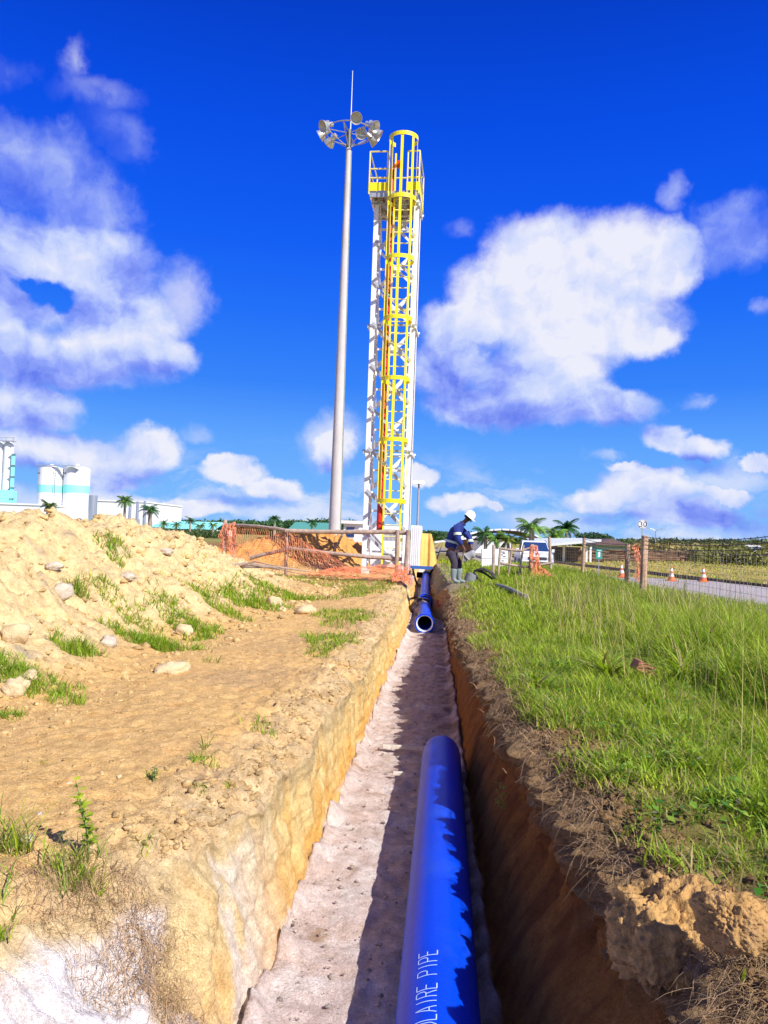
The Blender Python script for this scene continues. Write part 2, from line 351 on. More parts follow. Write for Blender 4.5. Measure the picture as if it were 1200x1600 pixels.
    n_big = fbm(X*.7, YY*.7, 5, 4); n_mid = fbm(X*3, YY*3, 6, 4); n_sm = fbm(X*11, YY*11, 8, 3)
    h1, m2 = heap(X, YY); hm = sst(.02, .22, h1)
    base = L(path, c(.70, .47, .23), sst(-.3, .6, n_big)); base = L(base, c(.88, .56, .25), sst(.1, .9, n_mid)*.6)
    base = L(base, sand, hm); base = L(base, c(.82, .64, .37), hm*sst(.15, .8, n_mid)*.6); base = L(base, c(.88, .64, .32), hm*sst(.3, .9, n_big)*.5)
    base = L(base, c(.42, .36, .29), hm*sst(.5, .95, n_mid-n_big*.4)*.7)
    base = L(base, c(.80, .40, .12), sst(.05, .3, m2)*.95)
    rimd = sst(.55, .05, (xl-X))*(X <= xl+1e-6); rimd = np.clip(rimd*(.75+.8*n_mid), 0, 1)*dep
    base = L(base, c(.82, .66, .42), rimd*.7); base = L(base, dry, np.clip(rimd*sst(.0, .5, n_sm+.5*n_mid), 0, 1)*.6)
    # towards the far field: dry grass green
    gfar = sst(.2, .9, n_big+.35)*sst(17, 20, YY)*(1-sst(.05, .3, h1+m2)); base = L(base, c(.30, .26, .10), gfar*.7)
    far = np.maximum(sst(30, 45, np.abs(YY)), sst(11, 16, -X)); base = L(base, L(c(.36, .32, .10), c(.26, .27, .07), sst(-.4, .4, n_big)), far)
    redstrip = sst(30, 38, YY)*(1-sst(60, 90, YY))*sst(-3, -6, X); base = L(base, c(.34, .15, .07), redstrip*.8)
    # right bank
    rb = (X > xr-1e-6)
    bare = sst(.35, .8, n_mid*.6+n_big*.3+(.55-(X-xr))*.9)
    rcol = L(c(.24, .22, .06), c(.58, .38, .17), bare); rimr = 1-sst(.07, .28+.0*n_mid, (X-xr)+.16*n_mid); rcol = L(rcol, L(c(.36, .23, .11), c(.20, .12, .06), sst(-.2, .5, n_sm)), np.clip(rimr, 0, 1)*.9*(1-sst(13, 16, YY)))
    rcol = L(rcol, c(.28, .27, .08), sst(4.2, 5, X)); 
    rcol = L(rcol, L(c(.52, .43, .12), c(.42, .38, .09), sst(-.3, .5, n_mid)), sst(1.6, 2.6, X-RX(YY)))
    rcol = L(rcol, c(.40, .36, .33), flatmask(X, YY)*.9)
    rcol = L(rcol, c(.40, .32, .24), sst(16.5, 18, YY)*(1-sst(.3, 1.0, X-xr))*(1-sst(30, 34, YY))*.8)
    base = np.where(rb[..., None], rcol, base)
    col[:] = base
    # walls
    i0 = nL; zz = ZW; bands = fbm(YY[:, i0:i0+nW]*12, zz*1.0, 4, 4); tl2 = np.broadcast_to(tl, XW.shape)
    w = L(och, c(.82, .52, .18), sst(-.2, .7, bands)); w = L(w, ora, sst(.45, .85, tl2+.22*fbm(YY[:, i0:i0+nW]*2, zz*2, 5, 3))*.75)
    w = L(w, dry, (1-sst(.03, .3, tl2+.15*bands))*.6)
    wn = fbm(YY[:, i0:i0+nW]*3, zz*4, XW*3, 4)
    w = L(w, white, sst(.05, .3, wn)*sst(.8, .97, tl2)*.8)
    nl2 = np.broadcast_to(nearl, XW.shape); w = L(w, c(.76, .60, .36), nl2*.7)
    wh = sst(.0, .22, fbm(YY[:, i0:i0+nW]*2.2, XW*2.2, 3.3, 4)+.5*sst(-.85, -1.4, XW)+.38); w = L(w, white, nl2*np.clip(wh, 0, 1)*sst(.06, .24, tl2))
    col[:, i0:i0+nW] = w
    i0 += nW; fn = fbm(XF*4, YY[:, i0:i0+nF]*4, 2, 4); fo = L(flo, c(.84, .76, .76), sst(-.1, .6, fn)); fo = L(fo, c(.50, .33, .20), sst(.45, .9, fbm(XF*3, YY[:, i0:i0+nF]*3, 7, 4))*.7)
    fo = L(fo, white, sst(.25, .7, fbm(XF*1.7, YY[:, i0:i0+nF]*1.3, 17, 3))*.6)
    fo = L(fo, c(.30, .20, .15), np.broadcast_to(sst(.55, .9, tf), XF.shape)*sst(-.5, .5, fn)*.85)  # shade painted into the floor: browner and darker towards the right wall
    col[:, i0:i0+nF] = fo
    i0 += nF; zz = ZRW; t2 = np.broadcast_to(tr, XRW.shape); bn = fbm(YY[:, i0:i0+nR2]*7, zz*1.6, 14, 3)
    r = L(rwall, c(.26, .10, .025), sst(-.1, .6, bn)); r = L(r, c(.34, .22, .11), (1-sst(.1, .4, t2+.1*bn))); r = L(r, c(.28, .20, .11), sst(.1, .7, fbm(YY[:, i0:i0+nR2]*5, zz*5, 4, 3))*(1-sst(.2, .5, t2)))  # rwall and its darker mix carry painted shade; the top bands are soil
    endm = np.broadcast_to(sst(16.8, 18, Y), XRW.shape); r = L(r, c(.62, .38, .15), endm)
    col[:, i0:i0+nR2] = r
    nodep = 1-np.broadcast_to(sst(0, .25, dep), X.shape); sl_ = slice(nL, nL+nW+nF+nR2)
    col[:, sl_] = L(col[:, sl_], c(.40, .30, .15), nodep[:, sl_])
    nx = X.shape[1]; V = np.stack([X, YY, Z], -1).reshape(-1, 3)
    a = (np.arange(ny-1)[:, None]*nx+np.arange(nx-1)[None, :]).ravel()
    Fc = np.stack([a, a+1, a+nx+1, a+nx], 1)
    global _T; _T = (ys, xl[:, 0], xr[:, 0], SL, SR, ZL, ZR)
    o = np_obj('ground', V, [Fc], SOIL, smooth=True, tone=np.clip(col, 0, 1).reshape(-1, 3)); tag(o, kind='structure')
build_ground()
XL = lambda y: np.interp(y, _T[0], _T[1])
XR = lambda y: np.interp(y, _T[0], _T[2])
def surf_z(x, y, fine=True):          # height of the terrain mesh itself, rims included
    ys, xl, xr, SL, SR, ZL, ZR = _T; x = np.asarray(x, float); y = np.asarray(y, float)
    jf = np.interp(y, ys, np.arange(len(ys))); j = np.clip(jf.astype(int), 0, len(ys)-2); f = jf-j; out = 0
    for jj, w in ((j, 1-f), (j+1, f)):
        a = np.round(np.interp(np.maximum(xl[jj]-x, 0), SL, np.arange(len(SL)))).astype(int); b = np.round(np.interp(np.maximum(x-xr[jj], 0), SR, np.arange(len(SR)))).astype(int)
        out = out+w*np.where(x < (xl[jj]+xr[jj])/2, ZL[jj, len(SL)-1-a], ZR[jj, b])
    return out
bank_z = surf_z
def gz(x, y): return float(bank_z(np.array([x]), np.array([y]))[0])
def hit(px, py):                      # the terrain point a pixel looks at (left and right banks)
    d = ray(px, py); t = 1.0*1.004**np.arange(1300); z = CAMZ+d.z*t
    k = np.argmax(z < bank_z(d.x*t, d.y*t)); return Vector((0, 0, CAMZ))+d*float(t[k])
# ------------------------------------------------------------------ road
def build_road():
    y = np.geomspace(1, 180, 120)-20; u = np.linspace(-2.45, 2.45, 14)
    X = RX(y)[:, None]+u[None, :]; Yv = np.broadcast_to(y[:, None], X.shape); Z = .012+.03*(1-(u/2.45)**2)[None, :]-dip(X, Yv)
    nx = len(u); a = (np.arange(len(y)-1)[:, None]*nx+np.arange(nx-1)[None, :]).ravel()
    m = mat('gravel_road', (.40, .355, .35), .9, 0, .12, 2.5, .5, 50, dirt=((.42, .32, .24), .8, .5))
    tag(np_obj('road', np.stack([X, Yv, Z], -1).reshape(-1, 3), [np.stack([a, a+1, a+nx+1, a+nx], 1)], m, smooth=True), kind='structure')
    kb = MB(); ks = list(np.geomspace(1, 180, 90)-20)
    for i in range(len(ks)-1):
        p = Vector((RX(ks[i])+2.6, ks[i], .03)); q = Vector((RX(ks[i+1])+2.6, ks[i+1]+.01, .03)); kb.bar(p, q, .16, .14)
    tag(kb.build('verge_kerb', mat('kerb_earth', (.13, .085, .05), .95, 0, .4, 6, .6, 30)), kind='structure')
build_road()
# ------------------------------------------------------------------ grass
GRASS = leafmat('grass_blade', .5, .38); DRYM = leafmat('dry_straw', .8, .1)
def blades(x, y, z, h, w, lean, ang, col, droop=.3, seg=3):
    n = len(x); t = np.linspace(0, 1, seg+1)
    dx, dy = np.cos(ang), np.sin(ang)                       # lean direction
    fx, fy = -np.sin(ang+rng.normal(0, .5, n)), np.cos(ang+rng.normal(0, .5, n))
    V = []; 
    for k, tt in enumerate(t):
        off = lean*(tt**1.6); hh = h*(tt-droop*tt**3*np.clip(lean*2/np.maximum(h, .01)*.5, 0, 1))
        cx, cy, cz = x+dx*off, y+dy*off, z+hh; ww = w*(1-tt**1.5)*.5 if k < seg else 0*w
        if k < seg:
            V.append(np.stack([cx-fx*ww, cy-fy*ww, cz], 1)); V.append(np.stack([cx+fx*ww, cy+fy*ww, cz], 1))
        else: V.append(np.stack([cx, cy, cz], 1))
    per = 2*seg+1; VV = np.stack(V, 1).reshape(-1, 3); b = np.arange(n)[:, None]*per
    q = np.concatenate([b+np.array([[2*k, 2*k+1, 2*k+3, 2*k+2]]) for k in range(seg-1)], 0); tri = b+np.array([[2*seg-2, 2*seg-1, 2*seg]])
    return VV, [q, tri], np.repeat(col, per, 0)
def merge(parts):
    V = []; Q = []; Tt = []; Cc = []; k = 0
    for v, f, c in parts:
        V.append(v); Q.append(f[0]+k); Tt.append(f[1]+k); Cc.append(c); k += len(v)
    return np.concatenate(V), [np.concatenate(Q), np.concatenate(Tt)], np.concatenate(Cc)
def gcol(n, dryf=.1, warm=0.):
    g = np.array([.13, .31, .015]); y = np.array([.43, .50, .04]); d = np.array([.50, .40, .17]); k = np.array([.05, .16, .015])
    a = rng.random(n)[:, None]; c = g*(1-a)+y*a*(1) ; c = np.where(rng.random(n)[:, None] < .2, k*.6+g*.4, c)
    c = c*(1-np.asarray(warm).reshape(-1, 1))+y*np.asarray(warm).reshape(-1, 1)
    c = np.where(rng.random(n)[:, None] < np.asarray(dryf).reshape(-1, 1), d*(.6+.5*rng.random((n, 1))), c)
    return c*(.8+.4*rng.random((n, 1)))
def build_right_grass():
    parts = []
    # clumped positions
    def sample(n, y0, y1, x0, x1, clump=.06, per=9):
        nc = n//per; cy = np.exp(rng.uniform(math.log(y0), math.log(y1), nc)); cx = x0(cy)+(x1(cy)-x0(cy))*rng.random(nc)
        y = np.repeat(cy, per)+rng.normal(0, clump, nc*per)*np.clip(np.repeat(cy, per)/6, .6, 3); x = np.repeat(cx, per)+rng.normal(0, clump, nc*per)*np.clip(np.repeat(cy, per)/6, .6, 2)
        return x, y
    x, y = sample(150000, 1.7, 34, lambda y: XR(y)+.02, lambda y: np.full_like(y, 4.6))
    e = x-XR(y); nb = fbm(x*1.6, y*1.6, 3.3, 3); keep = (e > .02) & ((nb > -.25-.5*sst(.3, 1.2, e)) | (rng.random(len(x)) < .25)) & (rng.random(len(x)) < .04+.96*sst(0, 1, (e+.22*nb-.03-.07*(1-sst(3, 6, y)))/(.18+.22*(1-sst(3, 6, y)))))
    keep &= ~((y > 17.5) & (y < 31) & (x < .7+.25*nb)) | (rng.random(len(x)) < .15)
    x, y, e, nb = x[keep], y[keep], e[keep], nb[keep]; n = len(x)
    tall = sst(1.6, 3.0, x+.5*nb)*(1-.62*sst(6.5, 13, y)); h = (.05+.10*rng.random(n)*(.6+.8*sst(.1, .7, e)))*(1-tall)+tall*(.20+.36*rng.random(n)); h *= (1+.55*np.clip(nb, -1, 1))*(1+.45*np.clip(fbm(x*3.5, y*3.5, 41, 2), -1, 1)); pat = np.clip(fbm(x*1.1, y*1.1, 51, 3)+.1, 0, 1)
    w = np.maximum(.006+.006*rng.random(n)*(1+tall), y*.0012); ang = rng.uniform(0, 2*math.pi, n)
    parts.append(blades(x, y, bank_z(x, y)-.01, h, w, h*(.35+.6*rng.random(n)), ang, gcol(n, .10+.35*(1-sst(.05, .6, e)), .45*tall*rng.random(n)+.5*pat+.3*(1-tall)), .35))
    # extra dense low turf in front
    x, y = sample(60000, 1.7, 9, lambda y: XR(y)+.1, lambda y: XR(y)+2.8, .05, 8); e = x-XR(y); nb = fbm(x*1.6, y*1.6, 3.3, 3)
    k = (nb+.9*sst(.1, .9, e)+.25*fbm(x*5, y*5, 3, 2) > .08) & (y < 1.209*10); x, y, e = x[k], y[k], e[k]; n = len(x)
    h = .05+.13*rng.random(n); parts.append(blades(x, y, bank_z(x, y)-.01, h, .005+.004*rng.random(n), h*(.5+.8*rng.random(n)), rng.uniform(0, 6.28, n), gcol(n, .22, .3*rng.random(n)), .4))
    x, y = sample(70000, 1.75, 8, lambda y: XR(y)+.03, lambda y: XR(y)+2.6, .04, 6); k = (rng.random(len(x)) < .97*sst(-.1, .5, fbm(x*4, y*4, 3, 3)*.6+(x-XR(y)-.15)*1.5)); x, y = x[k], y[k]; n = len(x)
    h = .02+.06*rng.random(n); parts.append(blades(x, y, bank_z(x, y)-.006, h, .004+.003*rng.random(n), h*(.4+1.3*rng.random(n)), rng.uniform(0, 6.28, n), gcol(n, .32, .3*rng.random(n))*.9, .4))
    # tall reedy grass at the fence line
    x, y = sample(26000, 3.2, 30, lambda y: np.minimum(2.4+0*y, 3), lambda y: np.full_like(y, 5.0), .05, 7); n = len(x)
    h = (.34+.34*rng.random(n))*(1-.62*sst(7.5, 13, y))*(1+.4*np.clip(fbm(x*2, y*2, 41, 2), -1, 1)); parts.append(blades(x, y, bank_z(x, y)-.01, h, np.maximum(.007, y*.001)+.002*rng.random(n), h*(.2+.55*rng.random(n)), rng.uniform(0, 6.28, n), gcol(n, .14, .35+.4*rng.random(n)), .3))
    n = 900; y = rng.uniform(3.5, 15, n); x = rng.uniform(1.3, 4.5, n); h = .45+.45*rng.random(n); parts.append(blades(x, y, bank_z(x, y), h, np.maximum(.004, y*.0008), h*(.1+.6*rng.random(n)), rng.uniform(0, 6.28, n), np.array([.60, .50, .20])*(.6+.5*rng.random((n, 1))), .2))
    V, Fc, Cc = merge(parts); tag(np_obj('grass', V, Fc, GRASS, tone=Cc), 'green grass growing on the bank right of the trench', 'grass', kind='stuff')
    # verge beyond the road and strip between fence and road
    parts = []
    y = np.exp(rng.uniform(math.log(12), math.log(70), 30000)); x = RX(y)+2.75+rng.random(len(y))**1.3*np.clip(y*.5, 6, 26); n = len(x)
    h = .06+.14*rng.random(n); parts.append(blades(x, y, bank_z(x, y, False)-.01, h, y*.0016, h*.5, rng.uniform(0, 6.28, n), gcol(n, .72, .6*rng.random(n)+.4), .2))
    y = np.exp(rng.uniform(math.log(6), math.log(28), 16000)); x = 4.4+rng.random(len(y))*np.clip(RX(y)-2.5-4.4, .2, 5); n = len(x)
    h = .06+.16*rng.random(n); parts.append(blades(x, y, bank_z(x, y, False)-.01, h, np.maximum(.006, y*.001), h*.5, rng.uniform(0, 6.28, n), gcol(n, .2, .5*rng.random(n)), .2))
    V, Fc, Cc = merge(parts); tag(np_obj('grass', V, Fc, GRASS, tone=Cc), 'yellowish verge grass on both sides of the grey road', 'grass', kind='stuff')
build_right_grass()
def build_left_grass():
    # patches: pixel centre, radius m (x, y), blades, height, dryness
    T_ = [(60, 1075, .42, .28, 1500, .11, .05), (15, 1045, .3, .25, 800, .13, .05), (10, 1120, .15, .1, 300, .08, .05), (118, 1020, .22, .2, 700, .16, .05), (235, 1008, .5, .3, 1700, .14, .02),
          (300, 985, .4, .4, 1300, .14, .02), (215, 975, .25, .3, 500, .12, .1), (180, 862, .22, .25, 450, .17, .1), (122, 925, .12, .18, 260, .2, .2), (168, 922, .25, .2, 360, .13, .1), (265, 945, .35, .4, 700, .12, .1),
          (330, 945, .6, .5, 1100, .14, .05), (385, 942, .7, .7, 1700, .16, .03), (440, 928, .8, .8, 1700, .16, .03), (330, 1035, .12, .1, 50, .1, .3),
          (515, 1000, .35, .9, 1500, .11, .15), (500, 1025, .12, .3, 300, .09, .2), (540, 965, .5, 1.3, 1800, .11, .2), (560, 925, .5, 2., 1700, .12, .35), (500, 910, 1.8, 1.6, 2600, .1, .45), (600, 915, .5, 2, 900, .1, .5), (330, 905, .8, 1.0, 300, .1, .7),
          (70, 1193, .03, .03, 26, .03, .1), (315, 1190, .09, .09, 120, .07, .15), (320, 1170, .02, .02, 14, .15, .1), (240, 1215, .04, .04, 40, .06, .1), (315, 1235, .05, .04, 60, .04, .1), (358, 1228, .04, .04, 30, .05, .2), (405, 1140, .1, .1, 90, .07, .15), (425, 1150, .05, .04, 50, .06, .1),
          (130, 1375, .12, .09, 160, .16, .45), (100, 1380, .08, .06, 80, .2, .4), (15, 1330, .09, .09, 180, .22, .35), (5, 1400, .08, .08, 160, .2, .4), (20, 1470, .09, .05, 150, .14, .5), (225, 1325, .05, .05, 36, .08, .3), (345, 1400, .05, .05, 40, .06, .5)]
    T_ = [(px, py, rx*.85, ry*.8, int(n*.75), h, d) for px, py, rx, ry, n, h, d in T_]
    parts = []
    for px, py, rx, ry, n, h, dr in T_:
        p = hit(px, py); r = np.sqrt(rng.random(n)); a = rng.uniform(0, 6.28, n); wob = 1+.35*np.sin(a*3+px)+.2*np.sin(a*7+py)
        x = p.x+rx*r*np.cos(a)*wob; y = p.y+ry*r*np.sin(a)*wob; k = (x < XL(y)+.06) | (y > 1e9); 
        x, y = x[k], y[k]; m = len(x)
        if m == 0: continue
        nb = fbm(x*6, y*6, 1., 2); k = nb > -.35; x, y = x[k], y[k]; m = len(x)
        hh = h*(.45+.75*rng.random(m)); parts.append(blades(x, y, bank_z(x, y)-.01, hh, np.maximum(.0045, y*.0010)+.002*rng.random(m), hh*(.3+.9*rng.random(m)), rng.uniform(0, 6.28, m), gcol(m, dr, .15), .4))
    V, Fc, Cc = merge(parts); tag(np_obj('grass', V, Fc, GRASS, tone=Cc), 'scattered green grass tufts on the sandy ground left of the trench', 'grass', kind='stuff')
build_left_grass()
# ------------------------------------------------------------------ dry roots and straw hanging over both rims
def build_roots():
    parts = []
    def strands(x, y, z, ln, w, ang, col, dirx):
        n = len(x); seg = 4; V = []; px_, py_, pz_ = x.copy(), y.copy(), z.copy()
        dx = np.cos(ang)*.5+dirx*.6; dy = np.sin(ang)*.8; dz = rng.uniform(-.1, .7, n); st = ln/seg
        fx, fy = -np.sin(ang), np.cos(ang)
        for k in range(seg+1):
            ww = w*.5*(1-k/seg*.7)
            if k < seg: V.append(np.stack([px_-fx*ww, py_-fy*ww, pz_], 1)); V.append(np.stack([px_+fx*ww, py_+fy*ww, pz_], 1))
            else: V.append(np.stack([px_, py_, pz_], 1))
            px_ = px_+dx*st; py_ = py_+dy*st; pz_ = pz_+dz*st; dz = dz-.42; dx = dx+rng.normal(0, .13, n); dy = dy+rng.normal(0, .13, n)
        per = 2*seg+1; VV = np.stack(V, 1).reshape(-1, 3); b = np.arange(n)[:, None]*per
        q = np.concatenate([b+np.array([[2*k, 2*k+1, 2*k+3, 2*k+2]]) for k in range(seg-1)], 0); tri = b+np.array([[2*seg-2, 2*seg-1, 2*seg]])
        return VV, [q, tri], np.repeat(col, per, 0)
    def dc(n): return np.array([.38, .25, .135])*(.35+1.0*rng.random((n, 1)))*np.array([1, 1, 1])
    n = 22000; y = np.exp(rng.uniform(math.log(1.8), math.log(17), n)); cl = fbm(y*2.2, 7.7, 0, 3); k = rng.random(n) < .35+.9*sst(-.2, .5, cl); y = y[k]; n = len(y)
    x = XR(y)+rng.normal(.03, .06, n)+.02; z = bank_z(x, y)+.01-.12*rng.random(n)**1.5
    parts.append(strands(x, y, z, .05+.17*rng.random(n)**1.6, np.maximum(.0028, y*.0009), rng.uniform(0, 6.28, n), dc(n), -.6))
    n = 3500; y = np.exp(rng.uniform(math.log(3.2), math.log(15), n)); cl = fbm(y*2.2, 3.7, 0, 3); k = cl > 0; y = y[k]; n = len(y)
    x = XL(y)-.12+rng.normal(0, .08, n); z = bank_z(x, y)-.03
    parts.append(strands(x, y, z, .03+.06*rng.random(n), np.maximum(.0022, y*.0007), rng.uniform(0, 6.28, n), dc(n)*1.2, .5))
    for cx, cy, s, m in ((250, 1450, .09, 1300), (215, 1410, .09, 900), (255, 1510, .07, 700), (230, 1560, .07, 500), (170, 1400, .1, 500), (120, 1440, .1, 300), (310, 1440, .06, 200), (60, 1375, .08, 250)):
        p = hit(cx, cy); x = p.x+rng.normal(0, s, m); y = p.y+rng.normal(0, s*.7, m); z = np.where(x < XL(y), surf_z(x, y), surf_z(XL(y)-.01, y)-np.maximum(0, (x-XL(y)))*.95)+.02
        parts.append(strands(x, y, z, .04+.1*rng.random(m), .0022+0*x, rng.uniform(0, 6.28, m), dc(m)*1.35, .5))
    V, Fc, Cc = merge(parts); tag(np_obj('dry_roots', V, Fc, DRYM, tone=Cc), 'dry brown roots and straw hanging over the trench edges', 'roots', kind='stuff')
build_roots()
# ------------------------------------------------------------------ stones and clods
def rock_mesh(name, m, r, seed, squash=(1, 1, .7), rough=.35, sub=3):
    bm = bmesh.new(); bmesh.ops.create_icosphere(bm, subdivisions=sub, radius=1)
    co = np.array([v.co[:] for v in bm.verts]); d = 1+rough*fbm(co[:, 0]*1.1+seed, co[:, 1]*1.1, co[:, 2]*1.1+seed, 4)+.1*np.round(2*fbm(co[:, 0]*2+seed, co[:, 1]*2, co[:, 2]*2, 1))/2
    if sub > 4: d = d+.07*fbm(co[:, 0]*7+seed, co[:, 1]*7, co[:, 2]*7, 4, ridged=True)+.05*fbm(co[:, 0]*3+seed, co[:, 1]*3, co[:, 2]*3, 3)
    co = co*d[:, None]*np.array(squash)*r
    for v, c_ in zip(bm.verts, co): v.co = c_
    me = bpy.data.meshes.new(name); bm.to_mesh(me); bm.free(); me.materials.append(m)
    if sub > 2: me.polygons.foreach_set('use_smooth', [True]*len(me.polygons))
    return me
ROCK = mat('pale_clod', (.66, .50, .29), .95, 0, .2, 14, .7, 60, .15); ROCKG = mat('grey_clod', (.56, .48, .38), .95, 0, .2, 14, .7, 60, .15)
ROCKO = mat('orange_clod', (.46, .27, .10), .95, 0, .4, 18, .9, 45, .15, dirt=((.26, .16, .08), 5, .85)); ROCKD = mat('dark_clod', (.26, .15, .065), .95, 0, .4, 18, .9, 45, .15)
def rocks():
    spec = [(430, 948, .22, 0, 'pale round stone at the edge of the grass left of the trench', 1.0), (478, 958, .27, 0, 'long pale stone lying alone on the orange path', .7), (440, 955, .10, 0, 'small stone touching the pale round stone', .9),
            (268, 1050, .22, 0, 'flat pale clod below the green tufts at the foot of the spoil heap', .5), (168, 1010, .20, 1, 'rounded grey clod between two green tufts', 1.0), (285, 990, .16, 0, 'pale clod among the green tufts beside the path', .9),
            (25, 1083, .15, 0, 'cream stone half hidden in the lower left grass patch', .8), (43, 1065, .10, 0, 'whitish stone deep in the lower left grass patch', .9), (98, 935, .22, 1, 'grey weathered clod low on the spoil heap', .9),
            (200, 905, .22, 1, 'large grey slab of clay halfway up the spoil heap', .6), (85, 890, .18, 1, 'grey lump of clay near the middle of the spoil heap', .6), (25, 1000, .2, 0, 'pale boulder of clay at the left edge of the picture', .8),
            (260, 870, .2, 1, 'dark grey lump high on the right side of the spoil heap', .6), (42, 1315, .06, 1, 'small grey stone near the tall lower left grass', .8), (62, 1275, .028, 1, 'tiny grey pebble on the orange path above the green weed', .8), (108, 1226, .026, 0, 'white pebble on the path left of the thin grass tuft', .6),
            (186, 1216, .024, 0, 'small white pebble right of the larger white pebble', .6), (418, 900, .2, 0, 'pale stone behind the lying dry branch', .6)]
    for i, (px, py, r, g, lab, sq) in enumerate(spec):
        p = hit(px, py); me = rock_mesh('stone', (ROCK, ROCKG)[g], r*(.55, .42)[g], i*3.7, (1.25, .9, sq), .4)
        o = bpy.data.objects.new('stone' if r < .12 else 'clay_clod', me); C.objects.link(o); o.location = (p.x, p.y, gz(p.x, p.y)+r*.12); o.rotation_euler = (0, 0, i*1.3)
        tag(o, lab, 'stone' if r < .12 else 'clod')
    for px, py, Y, r, lab, sq in ((1050, 1470, 2.33, .25, 'big sunlit orange earth clod at the lower right trench rim', 1.0), (965, 1545, 2.14, .085, 'dark clod hanging under the big sunlit clod', 1.1), (905, 1345, 2.62, .055, 'small orange clod hanging in roots on the right trench wall', 1.2), (1150, 1440, 2.35, .13, 'crumbly orange clod right of the big sunlit clod', .8), (845, 1260, 3.2, .06, 'root bound clod at the right rim above the blue pipe', 1.3)):
        ysr = np.linspace(1.3, 6, 500); dd = ray(px, py); kk = int(np.argmin(np.abs(dd.x/dd.y*ysr-(XR(ysr)+(.02 if r < .08 else -.04 if r < .12 else -.07 if r > .2 else .0))))); p = at(px, py, float(ysr[kk])); p.z = max(p.z, -.28); me = rock_mesh('earth_clod', ROCKO if r > .12 else ROCKD, r*.66, px*.1, (1.05, .95, sq), .33, 6); o = bpy.data.objects.new('earth_clod', me); C.objects.link(o); o.location = p; tag(o, lab, 'clod')  # small clods use dark soil; the lower one is darkened as if shadowed
    # uncountable crumbs
    bm = bmesh.new(); bmesh.ops.create_icosphere(bm, subdivisions=1, radius=1); bv = np.array([v.co[:] for v in bm.verts]); bf = np.array([[v.index for v in f.verts] for f in bm.faces]); bm.free()
    n1, n2, n3, n4 = 14000, 3200, 2200, 1100
    y = np.exp(rng.uniform(math.log(4.2), math.log(24), n1)); x = -2.2-rng.random(n1)**1.2*7
    y2 = np.exp(rng.uniform(math.log(2.7), math.log(18), n2)); x2 = XL(y2)-rng.random(n2)**.8*1.9
    y3 = np.exp(rng.uniform(math.log(3), math.log(15), n3)); x3 = XL(y3)-.02-np.abs(rng.normal(0, .15, n3))
    y4 = np.exp(rng.uniform(math.log(2.6), math.log(16), n4)); x4 = FLf(y4)+rng.random(n4)**1.5*(FRf(y4)-FLf(y4))
    n5 = 3200; y5 = np.exp(rng.uniform(math.log(1.8), math.log(5), n5)); x5 = XR(y5)+.03+np.abs(rng.normal(0, .14, n5)); x3 = np.r_[x3, x5]; y3 = np.r_[y3, y5]; n3b = n3; n3 = n3+n5
    X = np.r_[x, x2, x3, x4]; Y = np.r_[y, y2, y3, y4]; N = len(X)
    s = np.r_[.006+.034*rng.random(n1)**7, .003+.010*rng.random(n2)**4, .004+.018*rng.random(n3)**4, .003+.011*rng.random(n4)**4]; s[:n1] *= np.clip(y/8, .6, 1.4)
    Z = np.r_[bank_z(X[:n1+n2+n3], Y[:n1+n2+n3]), np.full(n4, FZ+.01)]+s*.15
    jit = 1+.28*rng.normal(size=(N, len(bv), 1)); sc = s[:, None, None]*np.stack([1+.4*rng.random(N), 1+.2*rng.random(N), .6+.3*rng.random(N)], 1)[:, None, :]
    V = bv[None]*jit*sc+np.stack([X, Y, Z], 1)[:, None, :]
    Fc = (bf[None]+np.arange(N)[:, None, None]*len(bv)).reshape(-1, 3)
    col = np.where((np.arange(N) < n1)[:, None], [[.84, .62, .30]], [[.78, .56, .28]])*(.75+.4*rng.random((N, 1))); col[n1+n2+n3b:n1+n2+n3] = np.array([.36, .23, .11])*(.5+.7*rng.random((n5, 1))); col[n1+n2+n3:] = np.array([.62, .54, .52])*(.7+.4*rng.random((n4, 1)))
    tag(np_obj('soil_crumbs', V.reshape(-1, 3), [Fc], SOIL, tone=np.repeat(col, len(bv), 0)), 'crumbs and small clods of soil strewn over heap, path and trench', 'soil', kind='stuff')
rocks()
# ------------------------------------------------------------------ materials for the built things
WHITE = mat('white_paint', (.84, .85, .86), .4, 0, .05, 3, .05, 40, dirt=((.55, .5, .42), 5, .35))
YEL = mat('yellow_paint', (.92, .78, .01), .4, 0, .06, 5, .05)
REDP = mat('red_paint', (.60, .03, .015), .4, 0, .15, 5, .05)
GALV = mat('galvanised_steel', (.46, .47, .48), .45, .5, .12, 10, .05)
BLUEP = mat('blue_pipe_plastic', (.0, .052, .66), .42, 0, .06, 3, .08, 25, .16, dirt=((.03, .10, .5), 2.5, .35))
CONC = mat('concrete_pole', (.52, .49, .48), .85, 0, .12, 3, .25, 30, stretch=(1, 1, .3))
WOOD = mat('weathered_wood', (.40, .30, .235), .85, 0, .3, 12, .5, 40, dirt=((.20, .15, .11), 10, .5), stretch=(1, 1, .5))
WOODP = mat('fence_post_wood', (.46, .29, .19), .85, 0, .3, 9, .5, 40, stretch=(1, 1, .25))
WIRE = mat('wire', (.30, .27, .23), .5, .4, .1)
NETO = mat('orange_netting', (.84, .27, .12), .6, 0, .25, 8, .1)
BLK = mat('black_rubber', (.02, .018, .016), .55, 0, .2)
TEAL = mat('teal_sheet', (.28, .78, .72), .5, 0, .06, 1)
BLDW = mat('white_cladding', (.80, .81, .82), .6, 0, .04, .5, .05, 3)
SILV = mat('silver_tank', (.55, .56, .60), .3, .7, .05)
BRN = mat('brown_wall', (.22, .12, .08), .9, 0, .2, 1)
DKG = mat('dark_glass', (.02, .05, .16), .08, 0, .1)
